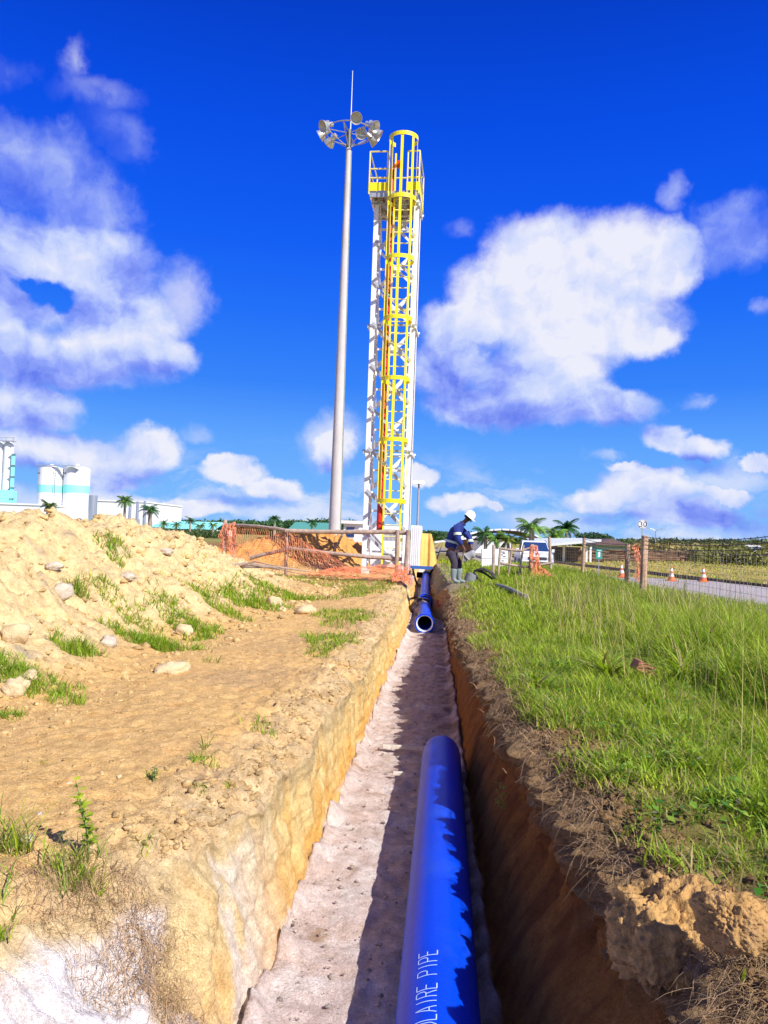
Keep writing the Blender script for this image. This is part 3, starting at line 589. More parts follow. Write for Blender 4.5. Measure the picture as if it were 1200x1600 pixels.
# ------------------------------------------------------------------ pipes in the trench
PZ = FZ+.165
def near_pipe():
    t = thing('water_pipe', 'blue plastic water pipe with white lettering lying in the trench nearest the camera', 'pipe', (.035, 0, PZ))
    b = MB(); n = 48; prof = [(.157, .4), (.157, 1.2), (.157, 2), (.157, 3), (.157, 4), (.157, 5.2), (.157, 6.38), (.153, 6.46), (.147, 6.52), (.139, 6.53), (.139, .4), (.157, .4)]
    M = Matrix.Rotation(-math.pi/2, 3, 'X')
    b.lathe(prof, n=n, M=M); b.build('pipe_body', BLUEP, t, True)
    ink = mat('white_ink', (.55, .72, .95), .5, 0, .1, 30, 0)
    G = {'P': ([[(0, 0), (0, 1), (.75, 1), (.95, .88), (.95, .62), (.75, .5), (0, .5)]]), 'I': [[(.5, 0), (.5, 1)]], 'E': [[(.95, 0), (0, 0), (0, 1), (.95, 1)], [(0, .52), (.8, .52)]],
         'O': [[(.3, 0), (.0, .25), (0, .75), (.3, 1), (.65, 1), (.95, .75), (.95, .25), (.65, 0), (.3, 0)]], 'L': [[(0, 1), (0, 0), (.9, 0)]],
         'A': [[(0, 0), (.48, 1), (.95, 0)], [(.16, .34), (.8, .34)]], 'R': [[(0, 0), (0, 1), (.75, 1), (.95, .88), (.95, .64), (.75, .52), (0, .52)], [(.5, .52), (.98, 0)]]}
    cw, chh = .034, .48
    def P(u, v):                                  # u metres along the pipe, v radians round it
        a = R(3)+v; r = .1585; return (-r*math.sin(a), u, r*math.cos(a))
    y0 = {0: 2.955, 1: 2.66}
    for wi, (word, start) in enumerate((('PIPE', 2.955), ('OLAIRE', 2.635))):
        tx = MB()
        for i, ch in enumerate(word):
            for st in G[ch]:
                for (a0, b0), (a1, b1) in zip(st, st[1:]):
                    u0, v0, u1, v1 = start+i*.046+a0*cw, b0*chh, start+i*.046+a1*cw, b1*chh
                    du, dv = (u1-u0), (v1-v0)*.157; ln = math.hypot(du, dv); nx, ny = -dv/ln*.0021, du/ln*.0021
                    N = max(1, int(ln/.008)); vs = []; fs = []
                    for k in range(N+1):
                        s = k/N; uu, vv = u0+(u1-u0)*s, v0+(v1-v0)*s
                        vs += [P(uu+nx, vv+ny/.157), P(uu-nx, vv-ny/.157)]
                    fs = [(2*k, 2*k+1, 2*k+3, 2*k+2) for k in range(N)]; tx.add(vs, fs)
        tx.build('lettering', ink, t)
near_pipe()
def far_pipe(name, p, q, lab, bell=.205, ring=False):
    p, q = Vector(p), Vector(q); t = thing(name, lab, 'pipe', p, 0, 'blue pipes already joined in the trench')
    d = (q-p); L = d.length; M = d.normalized().to_track_quat('Z', 'Y').to_matrix()
    b = MB(); b.lathe([(.150, L), (.157, L), (.157, .62), (.165, .55), (bell-.018, .50), (bell-.018, .08), (bell, .07), (bell, .0), (.172, .0), (.170, .04)], n=40, M=M)
    b.lathe([(.150, .12), (.150, L)], n=40, M=M); b.build('pipe_body', BLUEP, t, True)
    r = MB(); r.lathe([(.170, .02), (.158, .03), (.149, .10), (.149, .16)], n=40, M=M); r.build('white_seal', WHITE, t, True)
    return t
b0 = at(663.5, 975, 15.9)
far_pipe('water_pipe', (b0.x, 15.9, PZ+.03), (-.485, 21.9, PZ), 'blue pipe section with the open socket end facing the camera, middle of the trench')
far_pipe('water_pipe', (-.475, 21.5, PZ+.02), (at(666, 896, 32).x, 32, -.30), 'farthest blue pipe section rising towards the tower end of the trench', .215)
def pipe_bits():
    e = at(664, 898, 32); b = MB(); b.lathe([(.0, -.2), (.12, -.2), (.12, .08), (.09, .12), (.0, .12)], (e.x-.14, 32.05, e.z-.02), 20, Matrix.Rotation(math.pi/2, 3, 'Y'))
    tag(b.build('pipe_cap', BLK, smooth=True), 'black fitting at the far end of the farthest blue pipe', 'pipe fitting')
    m = MB(); c = Vector((-.47, 19.7, PZ)); pts = [c+Vector((.26*math.cos(a)-.03, .12*math.sin(a*2)-.3, .25*math.sin(a))) for a in np.linspace(math.pi*1.12, math.pi*.25, 14)]
    m.tube(pts, .035, 8, flat=1.); tag(m.build('rubber_hose', mat('muddy_rubber', (.09, .06, .045), .8), smooth=True), 'thick muddy hose arched over the joined blue pipe, nearer the camera', 'hose'); m = MB(); pts = [c+Vector((.36*math.cos(a)-.14, .1*math.sin(a)+.2, .22*math.sin(a)+.02)) for a in np.linspace(math.pi*1.2, math.pi*.45, 12)]
    m.tube(pts, .028, 8); tag(m.build('rubber_hose', mat('muddy_rubber', (.09, .06, .045), .8), smooth=True), 'thinner muddy hose loop left of the blue pipe joint, farther back', 'hose')
    s = MB(); pts = [c+Vector((.175*math.cos(a), -.05+.08*a, .175*math.sin(a))) for a in np.linspace(math.pi*1.0, -.5, 14)]; pts += [Vector((-.22, 19.2, -.70))]
    s.tube(pts, .022, 6); tag(s.build('lifting_sling', mat('pale_webbing', (.62, .55, .5), .8), smooth=True), 'pale webbing sling wrapped over the blue pipe joint', 'sling')
    p = at(684, 944, 18.6); k = MB(); k.bar(p+Vector((0, 0, -.06)), p+Vector((.0, .03, .09)), .05, .05); k.tube([p+Vector((-.06, 0, -.13)), p+Vector((.06, .0, .0)), p+Vector((.32, .1, .10))], .014, 6)
    tag(k.build('hand_tool', REDP), 'small red handled tool leaning beside the blue pipe', 'tool')
    for a, b_, w, lab in (((598, 1166), (662, 1169), .045, 'long pale wooden stake lying across the trench floor'), ((614, 1208), (634, 1209), .032, 'short wooden stake on the trench floor nearer the pipe')):
        P, Q = onz(*a, FZ+.05), onz(*b_, FZ+.05); g = MB(); g.bar(P, Q, w, .03); tag(g.build('wooden_stake', mat('pale_wood', (.62, .55, .47), .8, 0, .2, 20), bevel=.004), lab, 'stake')
pipe_bits()
# ------------------------------------------------------------------ steel training tower
def tower():
    Y0 = 22.0; zl = .06; c = at(600.5, 890, Y0); W = .565; D = .42
    t = thing('steel_tower', 'tall white lattice tower with yellow caged ladder and yellow platform railing', 'tower', (c.x, Y0+D, zl), R(-2))
    H = 10.87
    def P(x, y, z): return Vector((x, y, z))
    for sx in (-1, 1):
        for sy in (-1, 1):
            b = MB(); w = .135 if sy < 0 else .07
            b.box((sx*(W-w/2+.08), sy*D, H/2), (w, .016, H)); b.box((sx*(W+.08), sy*(D-.08)+sy*-.01, H/2), (.016, .14, H)); b.build('leg', WHITE, t)
            bp = MB(); bp.box((sx*W, sy*D, .012), (.36, .34, .03)); bp.box((sx*W, sy*D, -.1), (.46, .42, .19)); bp.build('base_plate', CONC, t)
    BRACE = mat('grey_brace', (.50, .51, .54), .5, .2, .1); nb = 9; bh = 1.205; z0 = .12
    for lv in (1, 2, 3):
        z = lv*H/3-.04 if lv < 3 else H-.12
        for sy in (-1, 1):
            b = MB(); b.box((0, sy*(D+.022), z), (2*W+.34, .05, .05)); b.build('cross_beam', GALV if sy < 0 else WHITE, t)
        for sx in (-1, 1):
            b = MB(); b.box((sx*(W+.11), 0, z-.07), (.05, 2*D+.2, .06)); b.build('cross_beam', WHITE, t)
    for i in range(nb):
        a = z0+i*bh; e = a+bh-.08
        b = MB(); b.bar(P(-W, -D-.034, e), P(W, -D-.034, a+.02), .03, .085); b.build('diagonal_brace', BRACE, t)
        b = MB(); b.bar(P(-W+.02, D+.034, a+.02), P(W-.02, D+.034, e), .03, .115); b.build('diagonal_brace', WHITE, t)
        b = MB(); b.bar(P(W-.02, D+.06, a+.02), P(-W+.02, D+.06, e), .025, .07); b.build('diagonal_brace', WHITE, t)
        b = MB(); b.bar(P(-W+.07, -D+.1, e), P(-W+.07, D-.1, a), .05, .025); b.build('diagonal_brace', WHITE, t)
        b = MB(); b.bar(P(-W, D-.03, (a+e)/2), P(W, D-.03, (a+e)/2), .03, .06); b.build('cross_beam', WHITE, t)
        b = MB(); b.bar(P(-W+.03, D-.1, e), P(-W+.03, -D+.1, a), .09, .03); b.build('diagonal_brace', WHITE, t)
        b = MB(); b.bar(P(W-.03, -D+.1, a), P(W-.03, D-.1, e), .09, .03); b.build('diagonal_brace', WHITE, t)
        for sx in (-1, 1):
            g = MB(); g.box((sx*(W-.07), -D-.0125, a-.02), (.16, .008, .18)); g.build('gusset_plate', WHITE, t)
    # wavy cable clips seen just inside the left legs
    # platform
    b = MB(); b.box((0, .0, H+.05), (1.52, 1.62, .06)); b.box((0, -.80, H-.03), (1.50, .05, .12)); b.box((0, .80, H-.03), (1.50, .05, .12)); b.v = [(x*.9-.05, y, z) for x, y, z in b.v]; b.build('platform', GALV, t)
    u = MB()
    for k in range(6): u.box((-.62+k*.25, 0, H-.01), (.05, 1.5, .05))
    u.v = [(x*.9-.05, y, z) for x, y, z in u.v]; u.build('platform_joists', BRN, t)
    k = MB()
    for x0, x1 in ((-.80, -.20), (.40, .80)): k.box(((x0+x1)/2, -.84, H+.20), (x1-x0, .012, .24))
    k.box((-.81, 0, H+.20), (.012, 1.66, .24)); k.box((.81, 0, H+.20), (.012, 1.66, .24)); k.box((0, .84, H+.20), (1.6, .012, .24)); k.v = [(x*.9-.05, y, z) for x, y, z in k.v]; k.build('kick_plate', YEL, t)
    r = MB(); top = H+1.22
    for x, y in ((-.79, -.82), (.79, -.82), (-.79, .82), (.79, .82), (-.22, -.82), (.42, -.82), (0, .82)): r.tube([(x, y, H), (x, y, top)], .024, 6)
    for z in (top, H+.72, H+.46):
        for a, b_ in (((-.79, -.82), (-.22, -.82)), ((.42, -.82), (.79, -.82)), ((-.79, .82), (.79, .82)), ((-.79, -.82), (-.79, .82)), ((.79, -.82), (.79, .82))):
            r.tube([(*a, z), (*b_, z)], .022, 6)
    r.v = [(x*.9-.05, y, z) for x, y, z in r.v]; r.build('railing', mat('pale_yellow_paint', (.82, .74, .25), .4, 0, .1), t)
    # ladder and cage
    lx = .20; ly = -D-.20
    ld = MB()
    for sx in (-1, 1): ld.box((lx+sx*.24, ly, 6.2), (.045, .05, 12.4)) if False else ld.bar(P(lx+sx*.24, ly, .35), P(lx+sx*.24, ly, H+1.25), .045, .05)
    for i in range(9):
        for sx in (-1, 1): ld.bar(P(lx+sx*.24, ly, .8+i*1.28), P(lx+sx*.24, -D, .8+i*1.28), .03)
    ld.build('ladder_rails', YEL, t)
    nr = int((H-.4)/.32); cream = mat('cream_paint', (.86, .80, .38), .4); r0 = None
    for i in range(nr+1):
        if r0 is None: rg = MB(); rg.tube([(lx-.24, ly, 0), (lx+.24, ly, 0)], .017, 6); r0 = o = rg.build('rung', cream, t)
        else: o = r0.copy(); C.objects.link(o); o.parent = t
        o.location = (0, 0, .5+i*.322)
    cg = thing('safety_cage', None, None); cg.parent = t
    def arc(z, n=19): return [P(lx+.40*math.cos(a), ly-.30+.40*math.sin(a)*1.0 - (.0), z) for a in np.linspace(R(28), R(-208), n)]
    hz = [2.12+i*1.70 for i in range(6)]+[H+1.50]
    for z in hz:
        h = MB(); pts = [P(lx+.26, ly, z)]+arc(z)+[P(lx-.26, ly, z)]
        for p, q in zip(pts, pts[1:]): h.bar(p, q, .012, .085, up=(0, 0, 1)) if False else h.add([p+P(0, 0, -.055), q+P(0, 0, -.055), q+P(0, 0, .055), p+P(0, 0, .055)], [(0, 1, 2, 3)])
        o = h.build('hoop', YEL, cg); sd = o.modifiers.new('thick', 'SOLIDIFY'); sd.thickness = .012
    for a in (5, -42, -90, -138, -185):
        x, y = lx+.393*math.cos(R(a)), ly-.30+.393*math.sin(R(a)); s = MB(); s.box((0, 0, (hz[0]+hz[-1])/2), (.075, .012, hz[-1]-hz[0]), Matrix.Rotation(R(a+90), 3, 'Z'))
        s.v = [(v[0]+x, v[1]+y, v[2]) for v in s.v]; s.build('strap', YEL, cg)
    # red water riser behind the ladder
    rx, ry = lx-.38, -D+.10
    rp = MB(); rp.tube([(rx, ry, 1.25), (rx, ry, H+.95)], .075, 12); rp.lathe([(.12, 0), (.12, .03)], (rx, ry, 1.25), 14); rp.lathe([(.085, 0), (.085, .85)], (rx, ry, 1.26), 14); rp.build('red_riser_pipe', REDP, t, True)
    nz = MB(); nz.tube([(rx, ry, H+.9), (rx+.08, ry-.03, H+1.05), (rx+.25, ry-.06, H+.95)], .045, 10); nz.lathe([(.0, 0), (.10, 0), (.10, .12), (.0, .12)], (rx+.24, ry-.14, H+.98), 14, Matrix.Rotation(R(90), 3, 'X')); nz.build('red_nozzle', REDP, t, True)
tower()
def mast():
    Y = 30.; base = at(521.0, 872, Y); top = at(543.5, 232, Y); L = top.z-base.z
    t = thing('lighting_mast', 'tall pale concrete mast with a ring of floodlights and a lightning rod', 'light mast', base)
    ax = Vector((0, 0, 1))
    b = MB(); b.lathe([(.245, -.5), (.242, 0), (.10, L)], n=28); b.build('pole', CONC, t, True)
    c = MB(); c.lathe([(.10, L-.02), (.10, L+.75), (.0, L+.75)], n=16); c.build('head_sleeve', mat('dark_steel', (.12, .12, .12), .5, .5), t, True)
    cb = MB(); cb.tube([(.25, -.05, 0), (.11, -.01, L-.1)], .024, 6); cb.build('cable_conduit', mat('green_grey', (.25, .32, .30), .6), t)
    rg = MB(); rr = .80; zr = L+.62; rg.tube([(rr*math.cos(a), rr*math.sin(a), zr) for a in np.linspace(0, 2*math.pi, 33)], .022, 6, cap=False)
    for k in range(6):
        a = k*math.pi/3+.4; rg.tube([(.08*math.cos(a), .08*math.sin(a), L+.08), (rr*math.cos(a), rr*math.sin(a), zr)], .018, 6); rg.tube([(.08*math.cos(a), .08*math.sin(a), zr), (rr*math.cos(a), rr*math.sin(a), zr)], .016, 6)
    rg.build('ring', GALV, t)
    for k, a in enumerate((95, 35, 8, -25, -70, -140, 172, 140)):
        a = R(a); p = Vector(((rr+.05)*math.cos(a), (rr+.05)*math.sin(a), zr)); d = Vector((math.cos(a), math.sin(a), -.55)).normalized()
        if k == 0: d = Vector((.25, -.85, -.45)).normalized(); p = p+Vector((.35, 0, .35))
        if k == 5: p = p+Vector((0, 0, -.1))
        M = d.to_track_quat('Z', 'Y').to_matrix(); h = thing('floodlight', None, None, p); h.parent = t
        o = MB(); o.lathe([(.0, -.20), (.08, -.20), (.085, .0), (.10, .02), (.15, .08), (.195, .21), (.20, .23), (.192, .23), (.14, .09), (.08, .04), (.0, .04)], n=20, M=M); o.build('reflector', mat('spun_aluminium', (.62, .62, .60), .35, .6, .06), h, True)
        g = MB(); g.lathe([(.135, .075), (.0, .085)], n=20, M=M); g.build('lamp_glass', mat('lamp_glass', (.45, .47, .46), .15, 0, .1), h)
        w = MB(); w.box((0, 0, .06), (.10, .10, .16)); w.build('ballast', GALV, h)
    rd = MB(); rd.tube([(.05, 0, L+.7), (.05, 0, L+3.15)], [.022, .010], 6); rd.build('lightning_rod', WHITE, t)
    for ch in t.children:
        if ch.name.startswith('floodlight'): ch.location.z = L+(ch.location.z-L)*1.15; ch.location.x *= 1.17; ch.location.y *= 1.17; ch.scale = (1.17,)*3
        if ch.name.startswith('ring'): ch.scale = (1.17, 1.17, 1.0)
mast()
# ------------------------------------------------------------------ timber barrier and orange netting
def netting(name, lab, P00, P10, P11, P01, nu, nv, sag=.12, w=.012, seed=0, wr=.04, group=None):
    """a net between four corners: strands in both directions"""
    P00, P10, P11, P01 = map(Vector, (P00, P10, P11, P01)); b = MB()
    def S(u, v):
        p = (P00*(1-u)+P10*u)*(1-v)+(P01*(1-u)+P11*u)*v
        n = noise3(u*4+seed, v*3, seed*.7); m = noise3(u*9+seed, v*7+3, seed*.7+4)
        return p+Vector((wr*m, -wr*2*n-.06*math.sin(v*3.1), wr*m-sag*math.sin(u*math.pi)*(v)))
    for i in range(nu+1):
        pts = [S(i/nu, j/nv) for j in range(nv+1)]
        for p, q in zip(pts, pts[1:]): b.bar(p, q, w, w*.35)
    for j in range(nv+1):
        pts = [S(i/nu, j/nv) for i in range(nu+1)]
        for p, q in zip(pts, pts[1:]): b.bar(p, q, w, w*.35)
    return tag(b.build(name, NETO), lab, 'netting', group)
def log_bar(name, pts, r, m, parent=None, seed=0):
    pts = [Vector(p) for p in pts]; P = []
    for a, b in zip(pts, pts[1:]):
        n = max(2, int((b-a).length/.25)); P += [a.lerp(b, k/n) for k in range(n)]
    P.append(pts[-1]); P = [p+Vector((.012*float(noise3(i*.7, seed, 0)), 0, .02*float(noise3(i*.6, seed, 4)))) for i, p in enumerate(P)]
    b = MB(); b.tube(P, [r*(1+.14*float(noise3(i*.5, seed, 9))) for i in range(len(P))], 9); return b.build(name, m, parent, True)
def barrier():
    Y = 19.9; t = thing('timber_barrier', 'weathered timber pole barrier standing in front of the lattice tower', 'barrier', (0, 0, 0))
    A = lambda x, y, Yy=Y: at(x, y, Yy)
    log_bar('rail', [A(446, 829.5), A(520, 831), A(600, 831.5), A(641, 832.5)], .058, WOOD, t, 1)
    log_bar('rail', [A(352, 820, 21.5), A(400, 822, 20.8), A(470, 831, 20)], .045, WOOD, t, 2)
    log_bar('rail', [A(452, 856.5), A(520, 865), A(628, 874.5)], .052, WOOD, t, 3)
    log_bar('rail', [A(391, 872, 20.2), A(430, 862, 20.1), A(455, 857)], .05, WOOD, t, 4)
    for x0, y0, x1, y1, r, Yy in ((448, 826, 447, 898, .045, 20.0), (621, 829, 619, 905, .05, 19.8), (638, 828, 633, 908, .055, 19.75), (352, 812, 350, 868, .06, 21.6), (366, 815, 365, 870, .045, 21.4)):
        log_bar('post', [A(x1, y1, Yy), A(x0, y0, Yy)], r, WOOD, t, x0)
    log_bar('strut', [A(535, 836, 20.1), A(512, 878, 20.5)], .03, WOOD, t, 9)
    g = 'orange safety netting round the tower works'
    netting('safety_netting', 'orange safety netting stretched between left corner post and middle barrier post', A(356, 822, 21.2), A(447, 832, 19.9), A(448, 893, 19.8), A(358, 866, 20.6), 34, 16, .1, .008, 1, group=g)
    netting('safety_netting', 'dense pinkish netting bundle wrapped around the left corner post', A(345, 818, 21.3), A(368, 818, 21.2), A(367, 866, 20.9), A(346, 860, 21.), 14, 18, .02, .015, 2, .07, group=g)
    netting('safety_netting', 'orange netting sagging from the middle barrier post to the ground left of the tower', A(449, 832, 19.8), A(512, 866, 19.8), A(575, 901, 19.3), A(449, 898, 19.5), 24, 16, .05, .008, 3, group=g)
    netting('safety_netting', 'orange netting lying crumpled on the ground along the tower feet', A(520, 888, 19.6), A(640, 880, 19.9), A(640, 905, 19.3), A(470, 898, 19.2), 70, 8, .02, .014, 4, .075, group=g)
    netting('safety_netting', 'reddish orange netting heap at the foot of the right barrier post', A(618, 892, 19.7), A(642, 892, 19.6), A(645, 914, 18.9), A(612, 905, 19.), 18, 12, .0, .016, 5, .08, group=g)
barrier()
def dry_branch():
    Y = hit(385, 897); b = MB(); bs = Vector((Y.x-.5, Y.y, gz(Y.x, Y.y)+.10))
    for k, (dx, dy, dz, r) in enumerate(((1.1, .1, .05, .05), (.5, -.2, -.08, .025), (1.5, .2, .02, .03), (.9, -.3, .12, .02), (-.6, .1, -.05, .022), (1.2, -.4, .0, .018))):
        st = bs+Vector((.2*k*.4, 0, 0)); b.tube([st, st+Vector((dx*.5, dy*.4, dz*.8+.03)), st+Vector((dx, dy, dz-.06))], [r, r*.8, r*.35], 7)
    tag(b.build('dry_branch', WOOD, smooth=True), 'dry broken branch lying on the right foot of the spoil heap', 'branch')
dry_branch()
# ------------------------------------------------------------------ worker
def skin(name, verts, edges, m, parent, sub=2, root=0):
    me = bpy.data.meshes.new(name); me.from_pydata([v[:3] for v in verts], edges, []); o = bpy.data.objects.new(name, me); C.objects.link(o)
    sk = o.modifiers.new('skin', 'SKIN'); sk.use_smooth_shade = True
    for i, v in enumerate(verts):
        d = me.skin_vertices[0].data[i]; d.radius = (v[3], v[4] if len(v) > 4 else v[3]); d.use_root = (i == root)
    s = o.modifiers.new('sub', 'SUBSURF'); s.levels = sub; s.render_levels = sub
    dg = bpy.context.evaluated_depsgraph_get(); me2 = bpy.data.meshes.new_from_object(o.evaluated_get(dg)); o.modifiers.clear(); o.data = me2; me2.materials.clear(); me2.materials.append(m)
    me2.polygons.foreach_set('use_smooth', [True]*len(me2.polygons)); o.parent = parent; return o
def worker():
    Yw = 18.7; p = at(709.5, 911, Yw); zg = gz(p.x, Yw)
    t = thing('person', 'worker in navy jacket, white hard hat and grey rubber boots stooping beside the trench', 'person', (p.x, Yw, zg), R(-8))
    SK = mat('brown_skin', (.13, .055, .03), .5, 0, .1); NAVY = mat('navy_cloth', (.012, .03, .20), .85, 0, .25, 10, .4, 50); TR = mat('dark_trousers', (.045, .035, .055), .9, 0, .3, 10, .4)
    BOOT = mat('grey_boot_rubber', (.20, .25, .25), .6, 0, .15); HV = mat('reflective_tape', (.62, .74, .58), .4, 0, .08); HAT = mat('white_helmet', (.82, .82, .80), .3, 0, .03)
    V = [(-.10, 0, .86, .13, .11), (-.07, 0, 1.04, .12, .10), (.0, 0, 1.22, .14, .11), (.07, 0, 1.37, .12, .09), (.17, 0, 1.46, .052), (.235, 0, 1.515, .055), (.285, 0, 1.575, .085, .075), (.315, 0, 1.60, .07)]
    E = [(0, 1), (1, 2), (2, 3), (3, 4), (4, 5), (5, 6), (6, 7)]
    def chain(st, pts):
        k = st
        for q in pts: V.append(q); E.append((k, len(V)-1)); k = len(V)-1
        return k
    for s, kn, an, toe in ((-1, (.02, -.11, .47, .058), (-.0, -.12, .10, .042), (.14, -.13, .04, .03)), (1, (.09, .10, .47, .058), (.10, .11, .10, .042), (.25, .12, .04, .03))):
        chain(0, [(-.08, s*.10, .78, .08), kn, an, toe])
    hands = {}
    for s, el, wr, hd in ((-1, (.09, -.25, 1.07, .042), (.20, -.17, .90, .03), (.235, -.15, .845, .034, .022)), (1, (.32, .20, 1.12, .042), (.37, .10, .90, .03), (.385, .07, .845, .034, .022))):
        k = chain(3, [(.07, s*.19, 1.36, .06), el, wr, hd]); h = Vector(hd[:3])
        for j in range(4):
            o = (j-1.5)*.02; ln = (.030, .036, .034, .026)[j]
            a = len(V); V.append((h.x+.012, h.y+o, h.z-.03, .009)); E.append((k, a)); V.append((h.x+.03, h.y+o, h.z-.03-ln, .008)); E.append((a, a+1)); V.append((h.x+.012, h.y+o*.9, h.z-.05-ln, .007)); E.append((a+1, a+2))
        a = len(V); V.append((h.x+.035, h.y-s*.03, h.z-.005, .010)); E.append((k, a)); V.append((h.x+.05, h.y-s*.02, h.z-.035, .008)); E.append((a, a+1)); hands[s] = h
    skin('body', V, E, SK, t, 2)
    fc = MB(); hc = Vector((.29, 0, 1.585))
    ax = Matrix.Rotation(R(42), 3, 'Y')
    def hp(x, y, z): return hc+ax @ Vector((x, y, z))
    n = MB(); n.tube([hp(.085, 0, .01), hp(.118, 0, -.028)], [.011, .017], 8); n.build('nose', SK, t, True)
    ey = MB()
    for s in (-1, 1): ey.lathe([(0, -.011), (.008, -.008), (.011, 0), (.008, .008), (0, .011)], hp(.088, s*.032, .018), 8)
    ey.build('eyes', mat('eye_white', (.6, .6, .58), .3), t, True); mo = MB(); mo.tube([hp(.082, -.028, -.052), hp(.094, 0, -.054), hp(.082, .028, -.052)], .007, 6); mo.build('mouth', mat('lips', (.16, .045, .035), .5), t, True)
    er = MB()
    for s in (-1, 1): er.lathe([(0, -.008), (.022, -.006), (.026, 0), (.018, .008), (0, .006)], hp(-.01, s*.082, .0), 10, Matrix.Rotation(R(90), 3, 'X'))
    er.build('ears', SK, t, True)
    hr = MB(); hr.lathe([(.088, -.035), (.098, .0), (.10, .03)], hp(-.012, 0, .0), 16, ax); hr.build('hair', mat('black_hair', (.012, .01, .01), .8), t, True)
    # helmet: shell with brim and ridge
    hm = thing('hard_hat', None, None); hm.parent = t
    M = Matrix.Rotation(R(36), 3, 'Y'); b = MB(); hcn = hp(-.005, 0, .045)
    b.lathe([(.132, -.005), (.128, .0), (.122, .035), (.112, .075), (.085, .115), (.045, .137), (.0, .143)], hcn, 24, M)
    b.v = [tuple(v) for v in b.v]; b.build('shell', HAT, hm, True)
    br = MB(); vs = []; N = 24
    for j in range(N):
        a = 2*math.pi*j/N; e = .060*max(0, math.cos(a))**1.2+.012
        for r_, z_ in ((.125, .004), (.130+e, -.012-.10*e), (.128+e, -.017-.10*e), (.125, -.006)): vs.append(hcn+M @ Vector((r_*math.cos(a), r_*.93*math.sin(a), z_)))
    br.add(vs, [(4*j+k, 4*((j+1) % N)+k, 4*((j+1) % N)+(k+1) % 4, 4*j+(k+1) % 4) for j in range(N) for k in range(4)]); br.build('brim', HAT, hm, True)
    rd = MB(); rd.tube([hcn+M @ Vector((.125*math.cos(a), 0, .012+.137*math.sin(a))) for a in np.linspace(.15, 3.0, 12)], .010, 6); rd.build('ridge', HAT, hm, True)
    # clothes
    V = [(-.10, 0, .83, .150, .125), (-.085, -.095, .72, .118, .11), (.01, -.11, .50, .092), (.0, -.12, .32, .085), (-.07, .095, .72, .118, .11), (.08, .10, .50, .092), (.09, .11, .32, .075)]
    skin('trousers', V, [(0, 1), (1, 2), (2, 3), (0, 4), (4, 5), (5, 6)], TR, t, 2)
    for s, x in ((-1, 0.), (1, .10)):
        skin('boot', [(x, s*.115, .40, .092), (x-.005, s*.115, .22, .082), (x-.005, s*.115, .08, .062, .058), (x+.08, s*.12, .055, .056, .050), (x+.17, s*.125, .045, .050, .038)], [(0, 1), (1, 2), (2, 3), (3, 4)], BOOT, t, 2)
        so_ = MB(); so_.box((x+.06, s*.12, .012), (.30, .11, .024)); so_.build('boot_sole', mat('boot_sole', (.1, .1, .09), .8), t)
    V = [(-.13, 0, .80, .185, .165), (-.10, 0, .92, .175, .165), (-.055, 0, 1.08, .180, .17), (.0, 0, 1.23, .195, .18), (.06, 0, 1.36, .165, .14), (.155, 0, 1.44, .075)]
    E = [(0, 1), (1, 2), (2, 3), (3, 4), (4, 5)]
    for s, el, cu in ((-1, (.085, -.26, 1.07, .082), (.185, -.185, .925, .068)), (1, (.31, .205, 1.12, .078), (.365, .11, .93, .065))):
        k = len(V); V += [(.065, s*.20, 1.35, .088), (*[(a+b)/2 for a, b in zip((.065, s*.21, 1.35), el[:3])], .078), el, cu]; E += [(4, k), (k, k+1), (k+1, k+2), (k+2, k+3)]
    j = skin('jacket', V, E, NAVY, t, 2)
    def band(p, q, r0, r1, L_=.06, nm='reflective_band', flat=1.):
        p, q = Vector(p), Vector(q); b = MB(); d = (q-p).normalized(); b.tube([p, p+d*L_], [r0, r1], 14, cap=False, flat=flat); b.build(nm, HV, j, True)
    band((.072, -.232, 1.215), (.085, -.26, 1.07), .094, .092); band((.335, .165, 1.04), (.365, .11, .93), .080, .078); band((-.075, 0, 1.03), (-.10, 0, .92), .192, .198, .055)
    col = MB(); col.lathe([(.085, 0), (.075, .05), (.07, .05), (.08, 0)], (.15, 0, 1.425), 16, Matrix.Rotation(R(35), 3, 'Y')); col.build('collar', NAVY, t, True)
    # what hangs from the hands: a thing of its own
    h0 = Vector((p.x, Yw, zg)); Rz = Matrix.Rotation(R(-8), 3, 'Z')
    bg = thing('tool_bag', 'grey canvas bag with khaki strap held in the hands of the worker', 'bag', h0, R(-8))
    skin('bag_body', [(.33, -.02, .70, .085, .10), (.42, -.02, .725, .10, .11), (.50, .0, .74, .07, .09), (.27, -.04, .64, .06, .07), (.22, -.05, .52, .045, .06)], [(0, 1), (1, 2), (0, 3), (3, 4)], mat('grey_canvas', (.30, .30, .31), .9, 0, .3, 9, .5), bg, 2)
    st = MB(); st.tube([(.235, -.15, .80), (.22, -.12, .70), (.20, -.09, .60), (.19, -.07, .48)], .022, 8); st.tube([(.39, .06, .80), (.40, .02, .74)], .016, 8); st.build('strap', mat('khaki_webbing', (.42, .35, .20), .8), bg, True)
worker()
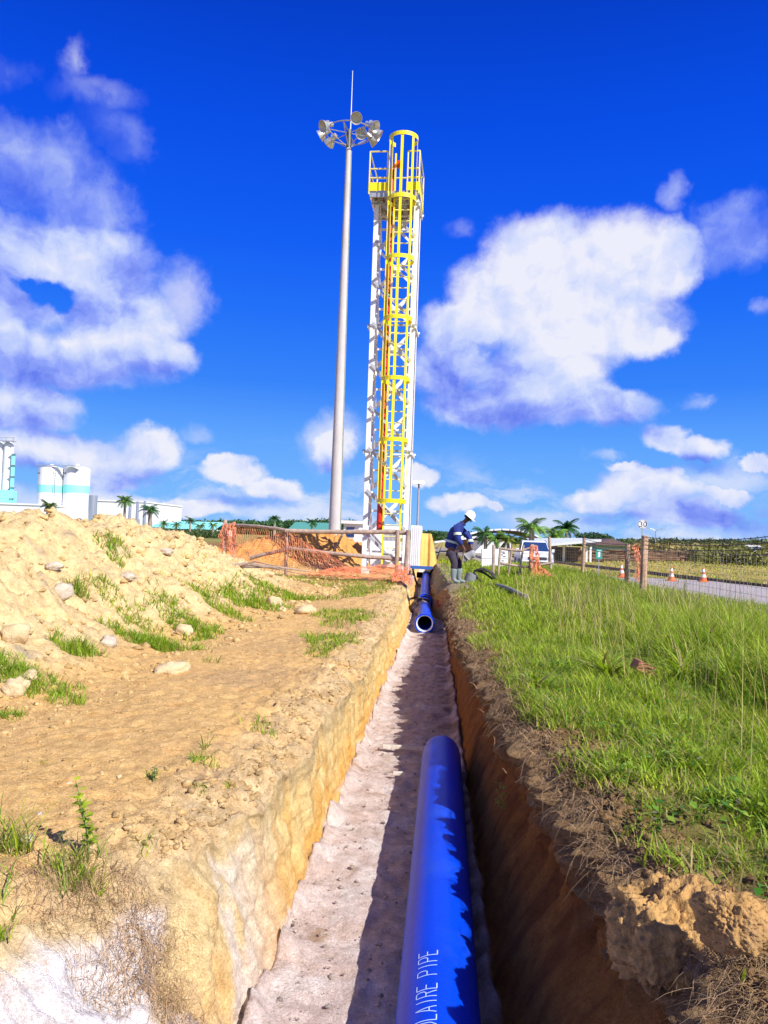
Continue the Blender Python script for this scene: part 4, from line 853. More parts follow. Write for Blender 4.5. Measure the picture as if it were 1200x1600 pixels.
def ground_bits():
    p = at(741, 903, 18.9); z = gz(p.x, 18.9)
    t = thing('hose_coil', 'black hose loops springing out of a grey drum on the grass beside the worker', 'hose', (p.x-.12, 18.9, z))
    d = MB(); d.lathe([(.0, 0), (.14, 0), (.15, .1), (.13, .22), (.0, .25)], n=18, M=Matrix.Rotation(R(18), 3, 'Y')); d.build('drum', mat('grey_drum', (.20, .21, .22), .6), t, True)
    h = MB(); h.tube([(.10, 0, .28), (.25, -.02, .33), (.45, -.05, .30), (.62, -.05, .14), (.55, .0, .12), (.38, .05, .24), (.2, .05, .30)], .028, 8)
    h.tube([(.10, 0, .26), (.22, -.1, .10), (.38, -.2, -.04)], .026, 8); h.tube([(.16, -.02, .32), (.34, -.02, .36), (.56, -.03, .26), (.64, -.05, .13)], .022, 8); h.build('hose', BLK, t, True)
    a, b = hit(776, 921), hit(822, 941); a.z = gz(a.x, a.y)+.09; b.z = gz(b.x, b.y)+.09
    m = MB(); m.tube([a.lerp(b, k/8)+Vector((0, 0, .02*math.sin(k*.5))) for k in range(9)], .05, 10); tag(m.build('old_pipe', mat('grey_old_pipe', (.24, .22, .19), .8, 0, .3, 9), smooth=True), 'grey old pipe length lying in the grass right of the worker', 'pipe')
    q = hit(1004, 1075); o = MB(); o.box((q.x, q.y, gz(q.x, q.y)+.15), (.16, .10, .08), Matrix.Rotation(R(25), 3, 'Y') @ Matrix.Rotation(R(15), 3, 'Z')); tag(o.build('brick', mat('clay_brick', (.42, .17, .10), .9, 0, .3, 20, .5), bevel=.008), 'broken red brick lying in the long grass', 'brick')
ground_bits()
# ------------------------------------------------------------------ weeds
def leafy(name, lab, px, py, h, nst, seed, col, leafs=.035, bank=True):
    p = hit(px, py); rg = np.random.default_rng(seed); z = gz(p.x, p.y)-.01; t = thing(name, lab, 'plant', (p.x, p.y, z)); st = MB(); V = []; F_ = []; Cc = []
    for k in range(nst):
        a = rg.uniform(0, 6.28); le = h*rg.uniform(.75, 1); dx, dy = math.cos(a)*le*.22, math.sin(a)*le*.22
        st.tube([(0, 0, 0), (dx*.3, dy*.3, le*.5), (dx, dy, le)], [.004, .003, .0015], 5)
        for j in range(int(16*le/.3)+5):
            s = .25+.75*j/(int(16*le/.3)+4); b = Vector((dx*s*s, dy*s*s, le*s)); an = j*2.4+k; d = Vector((math.cos(an), math.sin(an), .55)).normalized(); w = Vector((-math.sin(an), math.cos(an), 0))*leafs*.32; L = leafs*rg.uniform(.7, 1.2)*(1.1-.4*s)
            n0 = len(V); V += [b, b+d*L*.5+w, b+d*L+Vector((0, 0, -.25*L)), b+d*L*.5-w]; F_.append((n0, n0+1, n0+2, n0+3)); Cc += [np.array(col)*rg.uniform(.7, 1.25)]*4
    st.build('stem', mat('weed_stem', (.16, .22, .05), .7), t)
    np_obj('leaves', np.array([tuple(v) for v in V]), [np.array(F_)], GRASS, t, tone=np.array(Cc))
leafy('weed_plant', 'tall bright yellow green leafy weed at the lower left path edge', 140, 1345, .30, 3, 1, (.42, .52, .04), .045)
leafy('weed_plant', 'thin dark green sprig on the path above the yellow green weed', 240, 1222, .08, 3, 3, (.12, .22, .04), .022)
def wall_weed():
    t = thing('weed_plant', 'tiny green sprig growing out of the shaded right trench wall', 'plant', (.42, 4.55, -.28)); V = []; F_ = []; Cc = []
    for k in range(40):
        b = Vector((-.02-.05*random.random(), random.uniform(-.05, .05), random.uniform(-.06, .08))); d = Vector((random.uniform(-1, .2), random.uniform(-1, 1), random.uniform(-.3, 1))).normalized()*.022; w = d.cross(Vector((0, 0, 1)))*.4
        n0 = len(V); V += [b, b+d*.5+w, b+d, b+d*.5-w]; F_.append((n0, n0+1, n0+2, n0+3)); Cc += [np.array((.25, .4, .06))]*4
    np_obj('leaves', np.array([tuple(v) for v in V]), [np.array(F_)], GRASS, t, tone=np.array(Cc))
wall_weed()
def strap_plants():
    for (px, py, n, L, lab) in ((950, 1066, 44, .52, 'wide bladed arching grass clump left of the broken brick'), (1065, 1080, 48, .58, 'wide bladed yellowish grass clump right of the broken brick'), (845, 1088, 22, .30, 'pale drooping blade clump at the rim right of the trench')):
        p = hit(px, py); z = gz(p.x, p.y)+.05; a = rng.uniform(0, 6.28, n); h = L*(.35+.5*rng.random(n)); v, f, c = blades(p.x+rng.normal(0, .03, n), p.y+rng.normal(0, .03, n), np.full(n, z), h, .018+.014*rng.random(n), L*(.6+.6*rng.random(n)), a, gcol(n, .12, .35), .55, 6)
        tag(np_obj('strap_grass_clump', v, f, GRASS, tone=c), lab, 'grass clump')
strap_plants()
def broadleaf():
    n = 5200; y = np.exp(rng.uniform(math.log(2.3), math.log(8), n)); x = XR(y)+.12+rng.random(n)*1.9; k = fbm(x*2.3, y*2.3, 31, 2) > .12; x, y = x[k], y[k]; n = len(x)
    z = bank_z(x, y)+.02+.09*rng.random(n); a = rng.uniform(0, 6.28, n); L = .018+.03*rng.random(n); ti = rng.uniform(-.2, .8, n)
    d = np.stack([np.cos(a), np.sin(a), ti], 1)*L[:, None]; w = np.stack([-np.sin(a), np.cos(a), 0*a+.15], 1)*(L*.32)[:, None]; b = np.stack([x, y, z], 1)
    V = np.stack([b, b+d*.5+w, b+d-np.array([0, 0, .006]), b+d*.5-w], 1).reshape(-1, 3); F_ = np.arange(4*n).reshape(-1, 4)
    tag(np_obj('broadleaf_weeds', V, [F_], GRASS, tone=np.repeat(gcol(n, .06)*np.array([.9, 1, 1.6]), 4, 0)), 'low broad leaved weeds among the grass right of the trench', 'weeds', kind='stuff')
broadleaf()
# ------------------------------------------------------------------ wire fence on the right
def wire_fence():
    t = thing('wire_fence', 'wooden post and wire mesh fence with barbed wire along the grey road', 'fence')
    posts = [at(910, 905, 24.0), at(979, 917, 19.9), at(1004, 931, 17.3)]; hs = [1.22, 1.13, 1.33]
    posts = [Vector((p.x, p.y, gz(p.x, p.y))) for p in posts]; P4 = Vector((4.62, 10.35, gz(4.62, 10.35))); P5 = Vector((4.75, 4.0, 0.05)); P0 = at(858, 897, 27); P0 = Vector((P0.x, P0.y, gz(P0.x, P0.y)))
    allp = [(P0, 1.15, .045), (posts[0], hs[0], .05), (posts[1], hs[1], .06), (posts[2], hs[2], .075), (P4, 1.40, .07), (P5, 1.4, .07)]
    for i, (p, h, r) in enumerate(allp):
        log_bar('post', [p-Vector((0, 0, .3)), p+Vector((.02*(i % 2), 0, h))], r, WOODP, t, i+20)
    tops = [(p, h) for p, h, r in allp]
    ms = MB(); 
    for (a, ha), (b, hb) in zip(tops, tops[1:]):
        L = (b-a).length; n = int(L/.15); hh = min(ha, hb)-.28
        for k in range(n+1):
            q = a.lerp(b, k/n); ms.bar(q, q+Vector((.02*math.sin(k), 0, hh+.03*math.sin(k/n*3.14))), .0042)
        for j in range(10):
            z = hh*j/9
            for k in range(0, n, 3):
                u, v = a.lerp(b, k/n), a.lerp(b, min(1, (k+3)/n)); ms.bar(u+Vector((0, 0, z)), v+Vector((0, 0, z)), .0042)
    ms.build('wire_mesh', WIRE, t)
    bw = MB()
    for w_ in range(4):
        for (a, ha), (b, hb) in zip(tops[1:], tops[2:]):
            za, zb = ha-.02-w_*.085, hb-.02-w_*.085; n = max(6, int((b-a).length/.22)); pts = []
            for k in range(n+1):
                s = k/n; q = a.lerp(b, s); q.z = a.z+za+(b.z+zb-a.z-za)*s-.10*math.sin(s*3.14)*((b-a).length/7); pts.append(q)
            bw.tube(pts, .0065, 4, cap=False)
            for q in pts: bw.bar(q+Vector((.012, .012, -.02)), q+Vector((-.012, -.012, .02)), .004); bw.bar(q+Vector((-.01, .015, .018)), q+Vector((.01, -.015, -.018)), .004)
    bw.build('barbed_wire', mat('rusty_wire', (.10, .07, .06), .7), t)
    p = posts[1]; netting('safety_netting', 'scrap of orange netting tied between the two close fence posts', p+Vector((.10, -.15, 1.1)), p+Vector((.22, -.2, 1.12)), p+Vector((.30, -.2, .25)), p+Vector((.16, -.15, .2)), 6, 14, .02, .016, 8, .07)
wire_fence()
def saw_trestle():
    Y = 21.5; A = lambda x, y, Yy=Y: at(x, y, Yy); t = thing('timber_trestle', 'rough timber trestle frame standing in grass in front of the white pickup', 'trestle')
    g = lambda x, Yy: Vector((A(x, 890, Yy).x, Yy, gz(A(x, 890, Yy).x, Yy)))
    log_bar('beam', [A(781, 857), A(815, 861), A(838, 853)], .035, WOOD, t, 31); log_bar('beam', [A(782, 880), A(820, 886), A(862, 880)], .035, WOOD, t, 32)
    for x0, y0, x1, r in ((782, 856, 778, .035), (800, 856, 793, .03), (818, 852, 810, .03), (831, 850, 829, .06)):
        b = g(x1, Y); log_bar('leg', [b-Vector((0, 0, .1)), A(x0, y0)], r, WOOD, t, x0)
    b = g(862, 24.); log_bar('leg', [b-Vector((0, 0, .1)), A(858, 839, 24.)], .04, WOOD, t, 40); b = g(771, Y); log_bar('leg', [b-Vector((0, 0, .1)), A(771, 851)], .038, WOOD, t, 41)
    f = A(834, 853, Y-.1); gz_ = gz(A(850, 915, 19.6).x, 19.6)
    netting('safety_netting', 'bright orange netting hanging from the timber trestle and trailing over the grass', A(829, 852, Y-.15), A(840, 853, Y-.15), A(846, 893, Y-.3), A(830, 897, Y-.3), 9, 20, .02, .02, 11, .06)
    e = A(866, 918, 19.5); netting('safety_netting', 'orange netting tail spread on the grass below the trestle', A(831, 893, Y-.3), A(846, 890, Y-.3), Vector((A(864, 918, 20).x, 20, gz(A(864, 918, 20).x, 20)+.15)), Vector((A(832, 915, 20).x, 20, gz(A(832, 915, 20).x, 20)+.12)), 16, 12, .05, .022, 12, .10)
saw_trestle()
# ------------------------------------------------------------------ cones, signs
def cones():
    O = mat('cone_orange', (.80, .15, .03), .5); W = mat('cone_white', (.8, .8, .8), .4)
    t = None
    for i, (px, py, Y, lab) in enumerate(((1049, 907, 26.6, 'striped traffic cone on the road right of the fence posts, bright orange base'), (1099, 909, 27.0, 'rightmost traffic cone, mostly white, at the far road edge'), (971, 902, 28., 'traffic cone seen left of the two close fence posts'))):
        p = at(px, py, Y); z = .045
        if t is None:
            t = thing('traffic_cone', lab, 'traffic cone', (p.x, p.y, z), 0, 'traffic cones on the grey road')
            b = MB(); b.box((0, 0, .015), (.30, .30, .03)); b.build('base', O, t)
            c = MB(); c.lathe([(.115, .03), (.088, .15)], n=16); c.lathe([(.067, .25), (.050, .33)], n=16); c.lathe([(.030, .43), (.02, .47), (.0, .47)], n=16); c.build('cone_body', O, t, True)
            s = MB(); s.lathe([(.088, .15), (.067, .25)], n=16); s.lathe([(.050, .33), (.030, .43)], n=16); s.build('white_stripes', W, t, True)
        else:
            o = copy_tree(t); o.location = (p.x, p.y, z); o['label'] = lab
cones()
def signs():
    Y = 40; p = at(1004, 819, Y); zg = gz(p.x, Y); t = thing('speed_sign', 'round white 30 speed limit sign on a thin pole', 'sign', (p.x, Y, zg)); h = p.z-zg; r = .24
    b = MB(); b.tube([(0, .03, 0), (0, .03, h-.1)], .025, 8); b.build('pole', GALV, t)
    M = Matrix.Rotation(R(90), 3, 'X'); d = MB(); d.lathe([(0, 0), (r, 0), (r, .02), (0, .02)], (0, 0, h), 32, M); d.build('sign_plate', mat('sign_white', (.82, .82, .84), .4, 0, .02), t)
    e = MB(); e.lathe([(r-.012, .022), (r-.012, .026), (r-.035, .026), (r-.035, .022)], (0, 0, h), 32, M); e.build('border_ring', mat('sign_grey', (.2, .2, .22), .5), t)
    f = MB(); ink = mat('sign_black', (.02, .02, .03), .5)
    def seg(a, b_, w=.034): f.bar((a[0], -.028, h+a[1]), (b_[0], -.028, h+b_[1]), w, .006, up=(0, 1, 0)) if False else f.add([(a[0]+dx*1, -.029, h+a[1]+dz) for dx, dz in off(a, b_, w)]+[(b_[0]+dx, -.029, h+b_[1]+dz) for dx, dz in off(a, b_, w)[::-1]], [(0, 1, 2, 3)])
    def off(a, b_, w):
        dx, dz = b_[0]-a[0], b_[1]-a[1]; l = math.hypot(dx, dz); return [(-dz/l*w/2, dx/l*w/2), (dz/l*w/2, -dx/l*w/2)]
    three = [(-.105+.07*math.cos(a), .055+.045*math.sin(a)) for a in np.linspace(2.4, -1.4, 9)]+[(-.105+.075*math.cos(a), -.045+.055*math.sin(a)) for a in np.linspace(1.4, -2.4, 9)]
    zero = [(.095+.055*math.cos(a), .005+.1*math.sin(a)) for a in np.linspace(0, 6.2832, 17)]
    for g in (three, zero):
        for a, b_ in zip(g, g[1:]): seg((a[0]*1.15+.01, a[1]*1.2), (b_[0]*1.15+.01, b_[1]*1.2), .034)
    for x0, x1 in ((-.06, -.015), (0.0, .06)): seg((x0, -.145), (x1, -.145), .025)
    f.build('number', ink, t)
    Y = 36; p = at(936, 866, Y); zg = gz(p.x, Y); t = thing('green_sign', 'small green notice sign with a white figure beyond the road', 'sign', (p.x, Y, zg)); h = p.z-zg
    b = MB(); b.tube([(0, .02, 0), (0, .02, h)], .02, 8); b.build('pole', GALV, t); d = MB(); d.box((0, 0, h), (.27, .02, .44)); d.build('sign_plate', mat('sign_green', (.0, .38, .26), .4), t)
    f = MB(); f.box((0, -.0125, h), (.10, .004, .26)); f.box((0, -.0125, h+.165), (.19, .004, .02)); f.build('pictogram', mat('sign_white', (.82, .82, .84), .4, 0, .02), t)
signs()
# ------------------------------------------------------------------ pickup
def pickup():
    Y = 42.; p = at(839, 886, Y); z = -.42
    t = thing('pickup_truck', 'white pickup truck parked on the road, nose towards the camera', 'pickup', (p.x, Y, z), R(-1)); t.scale = (.95,)*3; s = 1.0
    W = mat('car_white', (.80, .81, .82), .2, 0, .02, 1, 0); G = DKG; K = BLK
    # local: nose at -y, width along x
    def prism(sec, hw, hw2=None):
        b = MB(); n = len(sec); hw2 = hw2 or [hw]*n
        b.add([(-hw2[i], y, z_) for i, (y, z_) in enumerate(sec)]+[(hw2[i], y, z_) for i, (y, z_) in enumerate(sec)], [tuple(range(n)), tuple(reversed(range(n, 2*n)))]+[(i, (i+1) % n, n+(i+1) % n, n+i) for i in range(n)]); return b
    hw = .92
    body = prism([(-.02, .42), (-.05, .62), (.0, .86), (.12, .98), (1.05, 1.10), (2.95, 1.12), (5.05, 1.08), (5.1, .5), (4.6, .36), (.3, .34)], hw); body.build('body', W, t, bevel=.05)
    cab = prism([(1.0, 1.09), (1.75, 1.70), (2.0, 1.76), (2.85, 1.76), (3.1, 1.66), (3.2, 1.11)], .8, [.86, .70, .68, .68, .70, .84]); cab.build('cab', W, t, bevel=.04)
    ws = MB(); ws.add([(-.76, 1.075, 1.17), (.76, 1.075, 1.17), (.64, 1.68, 1.66), (-.64, 1.68, 1.66)], [(0, 1, 2, 3)]); ws.v = [(x, y-.03, z_+.01) for x, y, z_ in ws.v]; ws.build('windscreen', G, t)
    for sx in (-1, 1):
        w = MB(); w.add([(sx*.875, 1.35, 1.18), (sx*.875, 2.1, 1.18), (sx*.735, 2.1, 1.64), (sx*.745, 1.78, 1.62)], [(0, 1, 2, 3)]); w.add([(sx*.875, 2.18, 1.18), (sx*.87, 2.95, 1.18), (sx*.745, 2.9, 1.62), (sx*.735, 2.18, 1.64)], [(0, 1, 2, 3)]); w.build('side_window', G, t)
        h = MB(); h.box((sx*.70, -.035, .76), (.34, .06, .17)); h.build('headlight', mat('headlight_glass', (.6, .62, .65), .1), t, bevel=.02)
        m = MB(); m.box((sx*1.02, 1.25, 1.20), (.16, .08, .18)); m.build('mirror', W, t, bevel=.02)
        for wy in (.95, 4.0):
            wh = thing('wheel', None, None, (sx*.84, wy, .36)); wh.parent = t; M = Matrix.Rotation(R(90), 3, 'Y'); a = MB(); a.lathe([(.2, -.11), (.34, -.12), (.37, -.08), (.37, .08), (.34, .12), (.2, .11)], n=24, M=M); a.build('tyre', K, wh, True)
            r = MB(); r.lathe([(0, -.115), (.2, -.10), (.2, .10), (0, .115)], n=16, M=M); r.build('rim', GALV, wh, True)
    gr = MB(); gr.box((0, -.06, .76), (1.02, .05, .17)); gr.box((0, -.04, .50), (1.1, .05, .12)); gr.build('grille', mat('dark_grille', (.05, .05, .05), .5), t); bp = MB(); bp.box((0, -.075, .61), (1.80, .07, .09)); bp.build('bumper', W, t, bevel=.02)
    np_ = MB(); np_.box((0, -.115, .61), (.45, .01, .08)); np_.build('number_plate', mat('plate', (.7, .7, .6), .5), t)
pickup()
# ------------------------------------------------------------------ structures beyond the trench
def corr(b, x0, x1, y, z0, z1, n, dep=.03):
    for k in range(n):
        xa, xb = x0+(x1-x0)*k/n, x0+(x1-x0)*(k+.55)/n; b.box(((xa+xb)/2, y, (z0+z1)/2), (xb-xa, dep, z1-z0))
def mid_things():
    # louvred pump cabinet behind the tower
    Y = 24.6; p = at(600, 868, Y); z = gz(p.x, Y); pz = at(600, 822, Y).z; h = pz-z
    t = thing('pump_cabinet', 'white louvred steel cabinet standing behind the lattice tower', 'cabinet', (p.x, Y, z)); b = MB(); b.box((0, .4, h/2), (1.02, .8, h)); b.build('casing', WHITE, t, bevel=.02)
    l = MB()
    for r_ in (h-.28, h-.85):
        for k in range(12): l.box((-.02+k*.042, -.004, r_), (.018, .012, .36))
    l.build('louvres', mat('louvre_dark', (.12, .12, .14), .6), t)
    d = MB(); d.lathe([(0, 0), (.17, 0), (.17, .35), (.0, .35)], (.18, -.36, .35), 20, Matrix.Rotation(R(-90), 3, 'X')); d.build('hose_drum', WHITE, t, True)
    # container
    Y = 30; a, c = at(641, 868, Y), at(656, 868, Y); z = gz(a.x, Y); h = at(648, 821, Y).z-z
    t = thing('storage_container', 'white corrugated container right behind the lattice tower', 'container', ((a.x+c.x)/2, Y, z)); w = c.x-a.x
    b = MB(); b.box((0, 1.2, h/2), (w, 2.4, h)); b.build('walls', WHITE, t); q = MB(); corr(q, -w/2, w/2, -.012, .05, h-.05, 5); q.build('ribs', WHITE, t)
    bb = MB(); bb.box((.05, -.3, .05), (1.3, .12, .12)); bb.build('blue_skid', mat('blue_paint', (.03, .12, .4), .5), t)
    # tarpaulin over a stack
    Y = 30.3; a, c = at(656, 868, Y), at(683, 866, Y); z = gz(a.x, Y); h = at(664, 833.5, Y).z-z; w = c.x-a.x
    xs = np.linspace(0, 1, 40); ysn = np.linspace(0, 1, 24); V = []
    for yy in ysn:
        for xx in xs:
            hh = h*min(1, (1-xx)*2.4+.02)*min(1, yy*9, (1-yy)*9); hh = h*(1-abs(0))*np.clip((1-xx)/.42, 0, 1)**.8*np.clip(yy*9, 0, 1)*np.clip((1-yy)*9, 0, 1)
            V.append((xx*w+.02*math.sin(yy*20), yy*1.8-.04*math.sin(xx*11+2*math.sin(yy*5))-.02*math.sin(xx*23+1), max(.01, hh)))
    nx = len(xs); aa = (np.arange(len(ysn)-1)[:, None]*nx+np.arange(nx-1)[None, :]).ravel()
    o = np_obj('tarpaulin', V, [np.stack([aa, aa+1, aa+nx+1, aa+nx], 1)], mat('ochre_tarpaulin', (.72, .42, .10), .7, 0, .12, 4, .3, 12), smooth=True); o.location = (a.x, Y, z); tag(o, 'ochre tarpaulin draped over a stack right of the white container', 'tarpaulin')
    # small white kiosk left of the tower
    Y = 34; a, c = at(536, 850, Y), at(561, 850, Y); z = gz(a.x, Y); h = at(548, 818, Y).z-z; w = c.x-a.x; t = thing('white_kiosk', 'small white flat roofed kiosk between the mast and the tower', 'kiosk', ((a.x+c.x)/2, Y, z))
    b = MB(); b.box((0, 1, h/2), (w, 2, h)); b.build('walls', BLDW, t); r = MB(); r.box((0, 1, h+.06), (w+.3, 2.4, .13)); r.build('roof', WHITE, t); wi = MB(); wi.box((-.05, -.015, h-.38), (w*.5, .04, .42)); wi.build('window', DKG, t)
    # two white notice boards
    Y = 27
    for i, (x0, x1, lab) in enumerate(((752, 771, 'left white cabinet with a seam across the middle beside the trestle'), (773, 793, 'right white cabinet with small dark marks beside the trestle'))):
        a, c = at(x0, 886, Y+i*.3), at(x1, 886, Y+i*.3); z = gz(a.x, Y); h = at((x0+x1)/2, 858, Y).z-z; w = c.x-a.x; t = thing('white_cabinet', lab, 'cabinet', ((a.x+c.x)/2, Y+i*.3, z), 0, 'white cabinets beside the trestle')
        for k in (0, 1): b = MB(); b.box((0, .22, h*(.25+.5*k)), (w, .44, h*.485)); b.build('case', WHITE, t, bevel=.012)
        if i:
            m = MB()
            for k, (u, v, ww) in enumerate(((.05, .85, .12), (.08, .78, .08), (.02, .70, .06), (.1, .62, .1), (.05, .4, .08), (.02, .3, .1))): m.box((u, -.004, h*v), (ww, .006, .03))
            m.build('dark_marks', mat('dark_marks', (.12, .12, .15), .6), t)
    # drum of spoil pieces near the worker
mid_things()
def shelters():
    Y = 62
    t = thing('arched_shelter', 'shelter with a curved white edged roof behind the palms', 'shelter'); A = lambda x, y, Yy=Y: at(x, y, Yy)
    pts = [(716, 842), (735, 834), (760, 829), (785, 827.5), (810, 829), (835, 836), (852, 845)]
    r = MB(); e = MB()
    P = [A(*q) for q in pts]
    for p, q in zip(P, P[1:]):
        r.add([p, q, q+Vector((0, 7, -.1)), p+Vector((0, 7, -.1)), p-Vector((0, 0, .12)), q-Vector((0, 0, .12)), q+Vector((0, 7, -.22)), p+Vector((0, 7, -.22))], [(0, 1, 2, 3), (7, 6, 5, 4), (0, 4, 5, 1)])
        for s in (0, .5): u = p.lerp(q, s); v = p.lerp(q, s+.42); e.bar(u+Vector((0, -.06, .02)), v+Vector((0, -.06, .02)), .1, .13)
    r.build('roof', mat('dark_roof', (.10, .11, .13), .7), t); e.build('roof_edge', WHITE, t)
    po = MB(); zg = 0
    for i in (0, 1, 5, 6): po.bar(P[i]+Vector((0, .3, -.1)), Vector((P[i].x, P[i].y+.3, zg)), .22)
    po.build('columns', BLDW, t)
    # long low hall with brown wall behind worker
    Y = 58; a, c = A(700, 860, Y), A(800, 860, Y); t = thing('gate_building', 'low brown and white building under the curved shelter roof', 'building', ((a.x+c.x)/2, Y, 0)); w = c.x-a.x; h = A(750, 842, Y).z
    b = MB(); b.box((0, 2, h/2), (w, 4, h)); b.build('wall', BRN, t); wi = MB(); wi.box((w*.18, -.03, h*.5), (w*.6, .1, h*.8)); wi.build('white_panel', BLDW, t)
    rr = MB(); rr.add([(-w/2-1, -1.2, h-.3), (w*.15, -1.2, h+.35), (w*.15, 5, h+.35), (-w/2-1, 5, h-.3)]+[(-w/2-1, -1.2, h-.42), (w*.15, -1.2, h+.2), (w*.15, 5, h+.2), (-w/2-1, 5, h-.42)], [(0, 1, 2, 3), (7, 6, 5, 4), (0, 4, 5, 1)]); rr.build('roof', WHITE, t)
    # flat lean-to by the road
    Y = 52; a, c = A(858, 846, Y), A(934, 844, Y); t = thing('flat_shelter', 'low shelter with a pale tilted flat roof left of the log piles', 'shelter', (0, 0, 0))
    z1, z2 = A(860, 850, Y).z, A(930, 844, Y).z; r = MB(); r.add([Vector((a.x-1, Y-1, z1-.1)), Vector((a.x+3.2, Y-1, z1+.42)), Vector((c.x, Y+.5, z2)), Vector((c.x, Y+5, z2+.15)), Vector((a.x-1, Y+5, z1+.35))]+[Vector((a.x-1, Y-1, z1-.25)), Vector((a.x+3.2, Y-1, z1+.27)), Vector((c.x, Y+.5, z2-.15)), Vector((c.x, Y+5, z2)), Vector((a.x-1, Y+5, z1+.2))], [(0, 1, 2, 3, 4), (9, 8, 7, 6, 5), (0, 5, 6, 1), (1, 6, 7, 2)]); r.build('roof', mat('pale_roof_sheet', (.66, .70, .70), .5, 0, .05), t)
    po = MB(); 
    for x in (a.x, a.x+1.1, a.x+2.6, c.x-.3): po.box((x, Y+.8, z1/2-.05), (.14, .14, z1))
    po.build('posts', BLDW, t); bw = MB(); bw.box(((a.x+c.x)/2, Y+3.5, z1*.42), (c.x-a.x-1, .15, z1*.84)); bw.build('back_wall', BRN, t)
    # gable house
    Y = 66; a, c = A(934, 860, Y), A(982, 860, Y); t = thing('gable_building', 'green and white walled building with a brown gable roof behind the log piles', 'building', ((a.x+c.x)/2, Y, 0)); w = c.x-a.x; h = A(950, 851, Y).z; hr = A(952, 841.5, Y).z
    b = MB(); b.box((0, 2.5, h/2), (w, 5, h)); b.build('wall', mat('mint_wall', (.40, .58, .50), .7), t); r = MB(); r.add([(-w/2-.4, -.6, h-.05), (-w*.12, -.6, hr), (w/2+.4, -.6, h-.05), (-w/2-.4, 6, h-.05), (-w*.12, 6, hr), (w/2+.4, 6, h-.05)], [(0, 1, 4, 3), (1, 2, 5, 4), (0, 2, 1), (3, 4, 5)]); r.build('roof', mat('brown_roof', (.16, .10, .10), .8), t)
    # log piles
    LG = mat('log_bark', (.17, .095, .055), .95, 0, .5, 2.5, .6, 8, dirt=((.36, .25, .15), 4, .6)); nm = ['leftmost long log pile behind the flat shelter', 'log pile behind the green notice sign', 'log pile seen behind the two close fence posts', 'log pile right of the 30 speed sign', 'log pile in the middle of the right hand background', 'log pile near the far right shrubs']
    xs = [(872, 905, 54), (906, 945, 55), (946, 990, 57), (992, 1030, 60), (1032, 1075, 63), (1078, 1125, 68)]
    for k, (x0, x1, Yy) in enumerate(xs):
        a, c = A(x0, 875, Yy), A(x1, 875, Yy); w = c.x-a.x; b = MB(); rr = .16; n = int(w/.34)
        top = A(x0, 857.5+(x0-870)*.016, Yy).z
        for L in range(5):
            for j in range(n-L//3):
                x = -w/2+.2+j*w/max(1, n)+(L % 2)*.17; r_ = rr*random.uniform(.8, 1.15); z = .15+L*(top-.2)/5+random.uniform(-.03, .03); oy = random.uniform(-.25, .25)
                b.tube([(x, oy, z), (x+random.uniform(-.05, .05), 2.6+oy, z)], [r_, r_*.85], 7)
        # logs laid lengthwise in front give the horizontal streaks
        for L in range(10):
            z = .10+L*(top-.1)/10; x = -w/2
            while x < w/2:
                l = random.uniform(1.0, 2.6); x1_ = min(x+l, w/2+.2); b.tube([(x, -.35+random.uniform(-.1, .05), z+random.uniform(-.03, .03)), (x1_, -.35+random.uniform(-.1, .05), z+random.uniform(-.05, .05))], random.uniform(.05, .085), 6); x = x1_+random.uniform(0, .15)
        o = b.build('log_pile', LG, smooth=True); o.location = ((a.x+c.x)/2, Yy, gz(a.x, Yy)); tag(o, nm[k], 'log pile', 'log piles beyond the road')
shelters()
# ------------------------------------------------------------------ palms and trees
FROND = leafmat('palm_leaf', .5, .25)
def palm_tree(px, py_base, py_top, Y, lab, crown=1., col=(.07, .16, .03), nf=22, trunk=.16, droop=1., group='palm trees in the background'):
    p = at(px, py_base, Y); z = gz(p.x, Y) if Y < 60 else 0; top = at(px, py_top, Y).z-z; cr = crown; th = max(.3, top-cr*.55)
    t = thing('palm_tree', lab, 'palm tree', (p.x, Y, z), 0, group); b = MB(); b.tube([(0, 0, -.2), (.05, 0, th*.5), (0, 0, th)], [trunk*1.2, trunk, trunk*.75], 10); b.build('trunk', mat('palm_trunk', (.30, .25, .20), .9, 0, .25, 4, .5, 8, stretch=(.3, .3, 2)), t, True)
    V = []; F_ = []; Cc = []; rg = np.random.default_rng(int(px*7+Y))
    for k in range(nf):
        a = k*2.399+rg.uniform(-.2, .2); up = rg.uniform(-.15, 1.2); L = cr*rg.uniform(.8, 1.1); pts = []; q = Vector((0, 0, th)); d = Vector((math.cos(a)*math.cos(up), math.sin(a)*math.cos(up), math.sin(up)))
        for s in range(11): pts.append(q.copy()); q += d*L/10; d.z -= .17*droop; d.normalize()
        side = Vector((-math.sin(a), math.cos(a), 0)); c = np.array(col)*rg.uniform(.6, 1.6)
        for s in range(1, 30):
            f = s/30*10; i = min(int(f), 9); o = pts[i].lerp(pts[i+1], f-i); tg = (pts[i+1]-pts[i]).normalized(); ll = L*.34*math.sin(math.pi*min(1, .12+s/30*.86))**.7
            for sd in (-1, 1):
                tip = o+(side*sd*.8+tg*.5+Vector((0, 0, -.45-.3*rg.random()))).normalized()*ll; n0 = len(V); w = tg*L*.018; V += [o-w, o+w, tip]; F_.append((n0, n0+1, n0+2)); Cc += [c]*3
    np_obj('crown', np.array([tuple(v) for v in V]), [np.array(F_)], FROND, t, tone=np.array(Cc))
palm_tree(829, 870, 806, 50, 'tall pale green palm rising above the white pickup', 1.35, (.14, .26, .05), 24, .2)
palm_tree(884, 860, 811, 70, 'dark green palm standing behind the flat shelter', 1.55, (.035, .12, .03), 26, .16)
